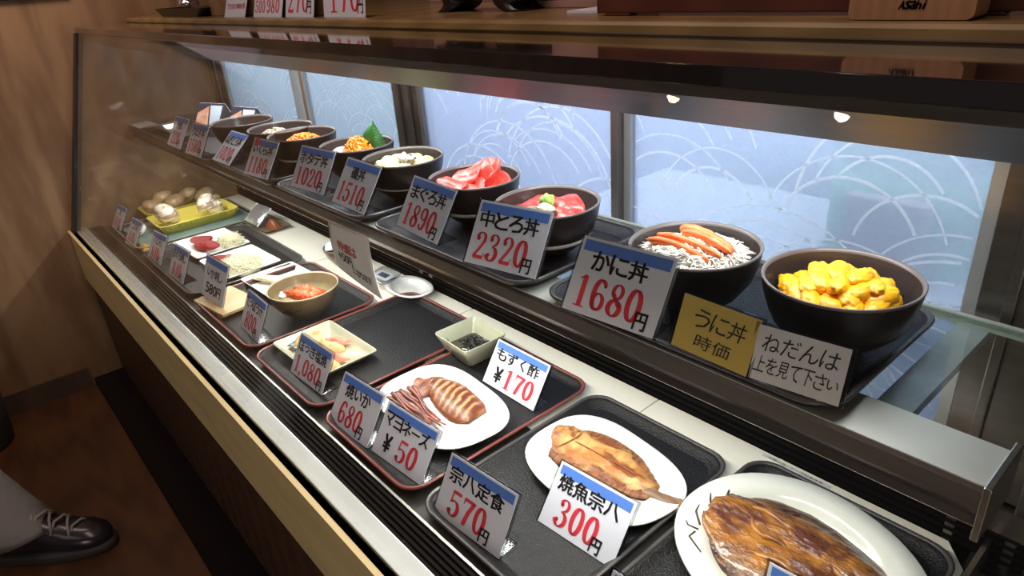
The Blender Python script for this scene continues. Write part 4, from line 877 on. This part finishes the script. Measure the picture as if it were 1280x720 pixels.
for i, (x, y, a, lab) in enumerate(((-1.232, .498, 25, 'pink tipped grilled clam at the back of the celadon dish'), (-1.178, .462, 10, 'pink tipped grilled clam at the right front of the celadon dish'), (-1.288, .470, 80, 'yellowish grilled clam piece at the left end of the celadon dish'))):
    mb = MB(); n = 18
    pillow(mb, [(-.034, .002), (-.02, .016), (.004, .021), (.026, .012), (.034, .002)], [(-.034, -.002), (-.022, -.012), (.004, -.017), (.026, -.012), (.034, -.002)], .013, 18, 10, 0, .004, 70, i, 0, 2.2, .2)
    t = tag(mb.build('grilled_clam', CLAMW, None, (x, y, DZ + .0055), (0, .0, math.radians(a))), lab, 'clam', 'grilled clams in the celadon dish')
    mb = MB(); pillow(mb, [(-.026, .014), (-.006, .030), (.016, .027), (.036, .030)], [(-.024, .004), (-.006, .006), (.014, .006), (.026, .010)], .010, 14, 8, 0, .003, 90, i, .008, 2.2, .2)
    mb.build('pink_tip', CLAMP if i < 2 else CLAMW, t)
# mozuku cup
def stain2(t):
    mb = MB(); mb.ball((-.038, -.034, .026), (.012, .006, .013), sub=2, nz=.5, seed=5); mb.build('glaze_stain', TEALG, t)
square_dish('square_cup', 'small deep square celadon cup of dark seaweed behind the squid', (-.990, .690, DZ), .112, .102, .052, CELADON, .62, math.radians(-2), .58, .02, stain2)
mb = MB(); mb.loops([rrect(-.034, -.031, .034, .031, .01, .0), rrect(-.040, -.036, .040, .036, .01, .012)], 0, True); tag(mb.build('vinegar_seaweed', mat('dark_vinegar', (.035, .032, .022), .1, spec=.7), None, (-.990, .690, DZ + .014), (0, 0, math.radians(-2))), 'dark vinegared seaweed liquid in the square celadon cup', 'seaweed')
mb = MB(); R2 = random.Random(5)
for i in range(60):
    c = Vector((R2.uniform(-.022, .026), R2.uniform(-.012, .020), R2.uniform(.0, .008))); d = Vector((R2.uniform(-1, 1), R2.uniform(-1, 1), .2)) * .010
    mb.tube([c - d, c + Vector((0, 0, .003)), c + d], .0013, 5)
tag(mb.build('seaweed_strands', NORI, None, (-.988, .692, DZ + .026)), 'black seaweed strands standing out of the square cup', 'seaweed', kind='stuff')
# crab soup bowl
mb = MB(); mb.lathe([(.001, 0), (.036, 0), (.038, .004), (.044, .010), (.060, .022), (.073, .040), (.0805, .060), (.083, .070)], n=56)
sb = tag(mb.build('soup_bowl', OLIVE, None, (-1.443, .545, DZ), (0, 0, 0)), 'olive brown stoneware bowl of crab soup with brush mark', 'bowl')
mb = MB(); mb.lathe([(.083, .070), (.0835, .072), (.0818, .073), (.0796, .070)], n=56); mb.build('rim', mat('pale_olive_rim', (.42, .36, .24), .3), sb)
mb = MB(); mb.lathe([(.0796, .070), (.076, .056), (.068, .036), (.05, .02), (.001, .016)], n=48); mb.build('inner_wall', mat('olive_inner_glaze', (.21, .155, .085), .25, var=.1, vscale=20), sb)
mb = MB()
def onbowl(a, z): 
    pr = [(.044, .010), (.060, .022), (.073, .040), (.0805, .060)]
    for (r0, z0_), (r1, z1_) in zip(pr, pr[1:]):
        if z <= z1_: rr_ = r0 + (r1 - r0) * (z - z0_) / (z1_ - z0_); break
    else: rr_ = .0805
    return Vector(((rr_ + .0005) * math.cos(math.radians(a)), (rr_ + .0005) * math.sin(math.radians(a)), z))
for pts, r in ((((-75, .034), (-62, .040), (-50, .037), (-38, .043), (-30, .046)), .0012), (((-60, .040), (-57, .047), (-52, .042)), .0022), (((-47, .052), (-46, .054)), .0018), (((-70, .031), (-60, .034), (-52, .033)), .0008)):
    mb.tube([onbowl(*p) for p in pts], r, 6)
mb.build('brush_mark', INK, sb)
mb = MB(); mb.lathe([(.001, .0), (.060, .0), (.0725, .022), (.001, .0235)], n=48); tag(mb.build('soup', mat('pale_broth', (.50, .43, .24), .08, var=.15, vscale=30, coat=.6), None, (-1.443, .545, DZ + .027)), 'pale greenish broth in the olive bowl', 'soup')
CRABR = mat('bright_crab_shell', (.80, .060, .015), .3, col2=(.90, .24, .08), vscale=90, bump=.6, bscale=300, vmin=.35, vmax=.6)
for i, (x, y, a, L, lab) in enumerate(((.004, .012, 18, .046, 'bumpy orange crab leg piece, rear one in the soup'), (.010, -.012, 22, .046, 'bumpy orange crab leg piece, front one in the soup'), (.038, .006, 75, .030, 'short orange crab claw piece at the right of the soup'))):
    mb = MB(); mb.ball((0, 0, 0), (L, .0150, .012), sub=4, nz=.55, nscale=70, seed=i + 2); tag(mb.build('crab_piece', CRABR, None, Vector((-1.443 + x, .545 + y, DZ + .054)), (0, 0, math.radians(a))), lab, 'crab', 'crab pieces in the soup')
mb = MB()
for i in range(9): mb.ball((R2.uniform(-.012, .012), R2.uniform(-.010, .010), R2.uniform(0, .004)), (.006, .005, .004), sub=2, nz=.4, seed=i)
tag(mb.build('tofu_crumbs', PORCELAIN, None, (-1.478, .508, DZ + .050)), 'white tofu crumbs at the left front of the soup', 'tofu', kind='stuff')
# geta board and squid sashimi
t = thing('serving_board', 'small pale wooden board on feet under the upright 580 yen card', 'board', (-1.645, .420, DZ), (0, 0, math.radians(8)))
mb = MB(); mb.box((-.075, -.045, .008), (.075, .055, .015), bev=.001); mb.build('board_top', PALEW, t)
for fx in (-.05, .05): mb = MB(); mb.box((fx - .008, -.043, 0), (fx + .008, .053, .008)); mb.build('foot', PALEW, t)
def sq_plate(label, loc, w, d_, rot): return square_dish('square_plate', label, loc, w, d_, .016, PORCELAIN, .86, rot, .75, group='square white plates on the deck')
sq_plate('square white plate of pale squid behind the wooden board', (-1.655, .575, DZ), .190, .150, math.radians(2))
SQW = mat('raw_squid', (.80, .62, .34), .3, col2=(.86, .74, .50), vscale=30, sss=.1)
for i in range(6):
    slice_obj('squid_slice', SQW, Vector((-1.690 + i * .012, .545 + i * .006, DZ + .016 + .003 * (i % 3))), .085, .020, .005, .004, (.2, .0, .5 + .05 * i), 'pale amber raw squid slice on the white plate beside the soup bowl', 'squid slice', 'raw squid slices by the soup bowl', i)
# whale plates
sq_plate('square white plate, left of the two with dark red raw meat', (-2.105, .545, DZ), .205, .165, math.radians(2))
sq_plate('square white plate, right of the two with dark red raw meat', (-1.880, .548, DZ), .200, .160, math.radians(2))
RAW = mat('raw_red_meat', (.17, .005, .008), .5, col2=(.24, .010, .012), vscale=35, stretch=(1, 4, 1), spec=.2)
DAI = mat('daikon_threads', (.88, .86, .68), .35, col2=(.72, .68, .45), vscale=60)
for nm, cx, cy, n, rx_, ry_, sd in (('rear', -2.060, .590, 420, .050, .030, 1), ('front', -1.845, .540, 520, .066, .050, 2)):
    mb = MB(); R3 = random.Random(sd)
    mb.ball((0, 0, .006), (rx_, ry_, .022), sub=3, nz=.2, seed=sd)
    for i in range(n):
        x, y = R3.uniform(-1, 1), R3.uniform(-1, 1)
        if x * x + y * y > 1: continue
        z = .006 + .022 * math.sqrt(max(0, 1 - x * x - y * y)) + .001; a = R3.uniform(0, 6.28); d = Vector((math.cos(a), math.sin(a), R3.uniform(-.2, .5))) * R3.uniform(.008, .018); c = Vector((x * rx_, y * ry_, z))
        mb.tube([c - d, c + Vector((0, 0, .003)), c + d], .0010, 4)
    tag(mb.build('shredded_radish', DAI, None, (cx, cy, DZ + .006)), 'white shredded radish heap on the %s raw meat plate' % ('left' if nm == 'rear' else 'right'), 'radish', kind='stuff')
for i, (x, y, a) in enumerate(((-2.150, .535, 60), (-2.138, .528, 50), (-2.125, .522, 60), (-2.100, .520, 15), (-2.075, .525, 10), (-2.050, .532, 10), (-2.085, .516, 20))):
    slice_obj('raw_meat_slice', RAW, Vector((x, y, DZ + .018 + .003 * (i % 3))), .060, .034, .007, .003, (.25, .1, math.radians(a)), 'dark red raw meat slice on the left white plate', 'raw meat', 'raw meat slices on the left plate', 40 + i)
for i, (x, y, a) in enumerate(((-1.935, .520, 65), (-1.922, .514, 60), (-1.908, .508, 65), (-1.918, .530, 70))):
    slice_obj('raw_meat_slice', RAW, Vector((x, y, DZ + .018 + .003 * (i % 3))), .056, .030, .007, .003, (.2, .1, math.radians(a)), 'dark red raw meat slice on the right white plate', 'raw meat', 'raw meat slices on the right plate', 60 + i)
# yellow baskets with shellfish
YEL = mat('yellow_plastic', (.74, .62, .11), .35, var=.1, vscale=10)
def basket(label, x0, x1, y0, y1, z0, rot, h=.030):
    w, d_ = (x1 - x0) / 2, (y1 - y0) / 2; mb = MB(); T = .002
    mb.loops([rrect(-w * .82, -d_ * .86, w * .82, d_ * .86, .015, 0), rrect(-w * .97, -d_ * .97, w * .97, d_ * .97, .02, h - .003), rrect(-w, -d_, w, d_, .022, h - .002), rrect(-w, -d_, w, d_, .022, h), rrect(-w * .95, -d_ * .96, w * .95, d_ * .96, .02, h), rrect(-w * .80, -d_ * .84, w * .80, d_ * .84, .014, .003)], 0, True)
    t = tag(mb.build('yellow_basket', YEL, None, ((x0 + x1) / 2, (y0 + y1) / 2, z0), (0, 0, rot)), label, 'basket', 'yellow plastic baskets')
    mb = MB()
    for s in range(14):
        f = -.78 + 1.56 * s / 13
        for sg in (-1, 1):
            mb.tube([(f * w, sg * d_ * .855, .003), (f * w * 1.15, sg * d_ * .965, h - .004)], .0014, 5); mb.tube([(sg * w * .815, f * d_, .003), (sg * w * .965, f * d_ * 1.1, h - .004)], .0014, 5)
    mb.build('ribs', YEL, t)
mb = MB(); mb.loops([rrect(-.15, -.185, .15, .185, .02, 0), rrect(-.15, -.185, .15, .185, .02, .003)], 0, False); tag(mb.build('green_mat', mat('dull_teal_sheet', (.13, .22, .20), .4), None, (-2.385, .575, .5600)), 'dull teal sheet below the yellow baskets', 'sheet')
basket('yellow basket holding five brown clams, farther left', -2.640, -2.498, .470, .725, .5640, math.radians(0), .031)
basket('yellow basket holding two banded whelks, nearer the plates', -2.482, -2.312, .458, .720, .5640, math.radians(0), .031)
SHELL = mat('brown_clam_shell', (.40, .28, .15), .35, col2=(.26, .17, .09), vscale=20, stretch=(1, 4, 1), coat=.3)
for i, (x, y, z, s_, lab) in enumerate(((-2.545, .520, .600, 1.0, 'brown clam at the near end of the farther yellow basket'), (-2.530, .590, .602, 1.0, 'brown clam second from the near end of the farther yellow basket'), (-2.565, .560, .618, .9, 'brown clam resting on top of the others in the yellow basket'), (-2.545, .640, .612, .95, 'brown clam in the rear half of the farther yellow basket'), (-2.520, .690, .602, 1.0, 'brown clam at the rear end of the farther yellow basket'))):
    mb = MB(); mb.ball((0, 0, 0), (.028 * s_, .038 * s_, .023 * s_), sub=3, nz=.12, nscale=14, seed=i); mb.build
    t = tag(mb.build('brown_clam', SHELL, None, (x - .030, y - .008, z), (rnd.uniform(-.4, .4), .3, rnd.uniform(-.6, .6))), lab, 'clam', 'brown clams in the yellow basket')
    mb = MB(); mb.tube([(.0285 * s_ * math.cos(a_ * .314), .0385 * s_ * math.sin(a_ * .314), 0) for a_ in range(21)], .0014, 5); mb.build('shell_seam', mat('shell_seam_dark', (.12, .07, .04), .5), t)
WSH = mat('banded_whelk_shell', (.80, .74, .62), .2, col2=(.34, .24, .15), vscale=26, stretch=(1, 1, 3), vmin=.42, vmax=.5, coat=.6)
for i, (x, y, lab) in enumerate(((-2.365, .515, 'banded whelk gleaming at the near end of the nearer yellow basket'), (-2.345, .655, 'banded whelk at the rear end of the nearer yellow basket'))):
    mb = MB(); N = 60; pts = []; rr = []
    for j in range(N + 1):
        s = j / N; a_ = s * 2 * math.pi * 2.6; R4 = .026 * (1 - s) ** 1.1; pts.append((R4 * math.cos(a_), .045 * s - .012, R4 * math.sin(a_))); rr.append(.027 * (1 - s) ** .9 + .002)
    mb.tube(pts, rr, 14); tag(mb.build('whelk_shell', WSH, None, (x - .038, y, .602), (math.radians(18), 0, math.radians(20 - 60 * i))), lab, 'whelk', 'whelks in the yellow basket')
mb = MB(); mb.ball((0, 0, 0), (.030, .030, .016), sub=3); tag(mb.build('white_rounded_shape', PORCELAIN, None, (-2.405, .412, .578), (.5, 0, 0)), 'small white rounded shape behind the second card of the deck', 'dish')  # plain white flattened ball, tilted, behind the card
mb = MB(); pillow(mb, [(-.03, .012), (0, .018), (.03, .012)], [(-.03, -.012), (0, -.016), (.03, -.012)], .012, 12, 8, 0, .004, 90); tag(mb.build('amber_garnish', mat('amber_garnish', (.62, .36, .06), .4, var=.5, vscale=70), None, (-2.262, .392, .5600)), 'small amber garnish piece lying beside the third card of the deck', 'garnish')
# rear row: packet dish, small bowl, wrapped dish
square_dish('sauce_dish', 'flat olive dish with a silver packet at the rear of the deck', (-2.175, .745, .5525), .200, .090, .012, OLIVE, .85, math.radians(2), .8)
t = tag((lambda m: (slab(m, .10, .075, .010, 0, 0, pw=7), m.build('sauce_packet', mat('silver_foil', (.78, .79, .84), .22, .85, bump=.5, bscale=40, bdist=.004), None, (-2.200, .735, .587), (math.radians(38), 0, math.radians(4))))[1])(MB()), 'silver foil packet leaning on the flat olive dish', 'packet')
mb = MB(); mb.box((-.050, -.0375, -.002), (-.046, .0375, .002)); mb.box((.046, -.0375, -.002), (.050, .0375, .002)); mb.build('crimped_seam', mat('white_seam', (.85, .85, .86), .4), t)
mb = MB(); pillow(mb, [(-.03, .016), (0, .02), (.035, .014)], [(-.03, -.016), (0, -.02), (.035, -.014)], .026, 14, 8, 0, .006, 90); tag(mb.build('red_brown_pickle', mat('red_brown_pickle', (.28, .075, .025), .35, var=.4, vscale=60), None, (-2.112, .748, .558)), 'red brown food heap behind the silver packet', 'food')
mb = MB(); mb.lathe([(.001, 0), (.026, 0), (.028, .004), (.044, .022), (.052, .044), (.053, .050), (.051, .051), (.049, .046), (.040, .024), (.001, .010)], n=40); tag(mb.build('small_bowl', OLIVE, None, (-1.668, .765, .5525)), 'small olive bowl half hidden behind the hanging note', 'bowl')
mb = MB(); mb.ball((0, 0, 0), (.043, .043, .010), sub=3, nz=.3, seed=3); tag(mb.build('black_beans', mat('black_beans', (.02, .02, .028), .2), None, (-1.668, .765, .585)), 'dark contents of the small olive bowl', 'food', kind='stuff')
mb = MB(); slab(mb, .05, .035, .004, 0, 0, pw=6); tag(mb.build('paper_packet', PAPER, None, (-1.685, .742, .606), (math.radians(30), math.radians(-15), .5)), 'white packet stuck in the small olive bowl', 'packet')
plate('round_saucer', 'white saucer under the clear packet at the rear of the deck', 'plate', (-1.352, .775, .5525), oval(.075, .050, 2.2), .018, 1, PORCELAIN, .010)
t = tag((lambda m: (slab(m, .12, .06, .012, 0, 0, pw=5), m.build('clear_packet', thin_glass('packet_film', (.80, .80, .80), 1, 1.5, rough=.1), None, (-1.435, .755, .584), (math.radians(15), math.radians(-8), math.radians(-6))))[1])(MB()), 'clear plastic sauce packet on the white saucer behind the hanging note', 'packet')
mb = MB(); slab(mb, .09, .03, .004, 0, 0, pw=6); mb.build('packet_label', PAPER, t)
mb = MB(); mb.box((-.02, -.008, .002), (.03, .006, .0032)); mb.build('packet_print', INK, t)

# ================================================================== far left of the upper shelf: two sushi photo cards and a silver lid
for i, (x, y, a, lab) in enumerate(((-2.13, .612, 20, 'folded photo card with orange and blue print, left one at the shelf end'), (-1.955, .640, 15, 'folded photo card with salmon print and white top, right one at the shelf end'))):
    t = thing('photo_card', lab, 'card', (x, y, .8818), (0, 0, math.radians(a)), 'photo cards at the shelf end')
    mb = MB(); mb.loops([[(-.055, 0, 0), (.055, 0, 0), (.055, .002, 0), (-.055, .002, 0)], [(-.055, .055, .085), (.055, .055, .085), (.055, .057, .085), (-.055, .057, .085)]], 0, False); mb.build('front_leaf', mat('navy_print', (.03, .035, .06), .3), t)
    mb = MB(); mb.loops([[(-.055, .100, 0), (.055, .100, 0), (.055, .102, 0), (-.055, .102, 0)], [(-.055, .057, .085), (.055, .057, .085), (.055, .059, .085), (-.055, .059, .085)]], 0, False); mb.build('rear_leaf', PAPER, t)
    f = lambda u, v, e=.0012: (u, .055 * v / .085 - e, v)
    mb = MB(); mb.add([f(-.05, .01), f(.01, .01), f(-.005, .078), f(-.05, .06)], [(0, 1, 2, 3)]); mb.build('salmon_picture', mat('salmon_print', (.75, .24, .12), .4, col2=(.85, .55, .42), vscale=40), t)
    mb = MB(); mb.add([f(.015, .02), f(.052, .04), f(.052, .08), f(.0, .08)], [(0, 1, 2, 3)]); mb.build('white_picture', mat('pale_blue_print', (.62, .70, .82), .3), t)
t = thing('lidded_dish', 'flat silver rimmed dish at the far end of the upper shelf', 'dish', (-2.24, .60, .8818))
mb = MB(); mb.loops([rrect(-.12, -.05, .12, .05, .02, 0), rrect(-.13, -.06, .13, .06, .02, .015), rrect(-.12, -.05, .12, .05, .02, .015), rrect(-.11, -.04, .11, .04, .02, .003)], 0, False); mb.build('dish_body', STEEL, t)

# ================================================================== person at the lower left, and the bin behind
t = thing('person', 'person at the lower left in grey trousers and black laced boot, foot towards the case', 'person', (-1.812, -.118, 0.0), (0, 0, math.radians(-35)))
# local +y is the toe direction
TROU = mat('grey_trouser_cloth', (.19, .172, .155), .8, bump=.4, bscale=30, bdist=.01)
BOOT = mat('black_boot_leather', (.018, .014, .020), .25, var=.3, vscale=20, coat=.2)
def lg(cx, cy, z, rx, ry, n=24, ph=0.0): return [(cx + rx * math.cos(2 * math.pi * j / n) * (1 + .05 * math.sin(3 * 2 * math.pi * j / n + ph)), cy + ry * math.sin(2 * math.pi * j / n), z + .010 * math.sin(2 * 2 * math.pi * j / n + ph)) for j in range(n)]
mb = MB(); mb.loops([lg(.004, -.050, .080, .074, .094), lg(.004, -.060, .100, .080, .096, ph=1), lg(.002, -.082, .15, .074, .086, ph=2), lg(.0, -.125, .25, .070, .080, ph=3), lg(-.004, -.205, .40, .072, .082, ph=.5), lg(-.006, -.255, .50, .076, .086, ph=2), lg(-.004, -.305, .65, .088, .096), lg(0, -.36, .85, .100, .108)], 0, True, True, True)
mb.build('trouser_leg', TROU, t)
mb = MB()
def bl(y, z0, z1, w, n=20): return [(w * math.cos(2 * math.pi * j / n), y, (z0 + z1) / 2 + (z1 - z0) / 2 * math.sin(2 * math.pi * j / n)) for j in range(n)]
mb.loops([bl(-.125, .03, .13, .012), bl(-.115, .018, .150, .038), bl(-.085, .014, .160, .046), bl(-.04, .014, .150, .046), bl(.0, .014, .125, .045), bl(.04, .014, .100, .047), bl(.08, .014, .082, .049), bl(.115, .014, .074, .048), bl(.145, .016, .064, .038), bl(.163, .020, .050, .020), bl(.168, .028, .040, .006)], 0, True)
bo = mb.build('boot', BOOT, t)
mb = MB(); out = lambda s, z: [(.050 * s * (1 if y > 0 else .86) * x_, y * s, z) for x_, y in [(math.cos(2 * math.pi * j / 30) * abs(math.cos(2 * math.pi * j / 30)) ** -.3 if abs(math.cos(2 * math.pi * j / 30)) > 1e-3 else 0, .020 + .150 * math.sin(2 * math.pi * j / 30)) for j in range(30)]]
mb.loops([out(.98, 0), out(1.02, .004), out(1.02, .020), out(.97, .026)], 0, True); mb.build('sole', mat('boot_sole', (.03, .026, .026), .6), bo)
LACE = mat('grey_lace', (.26, .23, .21), .8)
for i in range(7):
    y_ = -.020 + i * .0185; z_ = .138 - i * .0098
    mb = MB(); sg = 1 if i % 2 else -1
    mb.tube([(-.034 * sg, y_ - .006, z_ - .020), (-.012 * sg, y_, z_ + .0045), (.014 * sg, y_ + .010, z_ + .002), (.034 * sg, y_ + .016, z_ - .024)], .0035, 6); mb.build('lace', LACE, bo)
mb = MB()
for sg in (-1, 1): mb.tube([(0, -.03, .146), (sg * .018, -.03, .158), (sg * .034, -.012, .146), (sg * .02, 0, .138), (0, -.022, .143)], .0032, 6)
mb.build('lace_bow', LACE, bo)
t = thing('floor_bin', 'dark rounded bin standing by the plywood wall at the left edge', 'bin', (-2.505, -.215, 0))
mb = MB(); mb.lathe([(.001, 0), (.10, 0), (.108, .01), (.128, .26), (.125, .262), (.105, .02), (.001, .015)], n=36); mb.build('bin_body', mat('dark_green_grey_plastic', (.030, .034, .034), .5), t)
mb = MB(); mb.lathe([(.128, .258), (.131, .264), (.129, .272), (.10, .288), (.001, .296)], n=36); mb.build('bin_lid', mat('dark_bin_lid', (.036, .040, .042), .45), t)

# ceiling lamps of the room, seen only as glints in the case glass
def lamp(x, y, z, col, e, label):
    t = thing('ceiling_lamp', label, 'lamp', (x, y, 2.45))
    m = MB(); m.tube([(0, 0, 0), (0, 0, z - 2.45 + .06)], .006, 8); m.build('cord', BLACK, t)
    m = MB(); m.lathe([(.02, .075), (.03, .07), (.075, .0), (.07, .0), (.028, .06)], (0, 0, z - 2.45), 24); m.build('shade', BLACK, t)
    m = MB(); m.ball((0, 0, z - 2.45 + .02), (.036, .036, .036), sub=3); b_ = m.build('bulb', mat('lit_bulb_%d' % int(e), (1, 1, 1), .5, emit=(col, e)), t)
lamp(-2.56, -2.39, 2.33, (1.0, .62, .36), 60, 'round pendant lamp glinting warm orange in the case glass')
lamp(-1.54, -2.40, 2.33, (1.0, .93, .85), 45, 'round pendant lamp glinting white in the case glass')
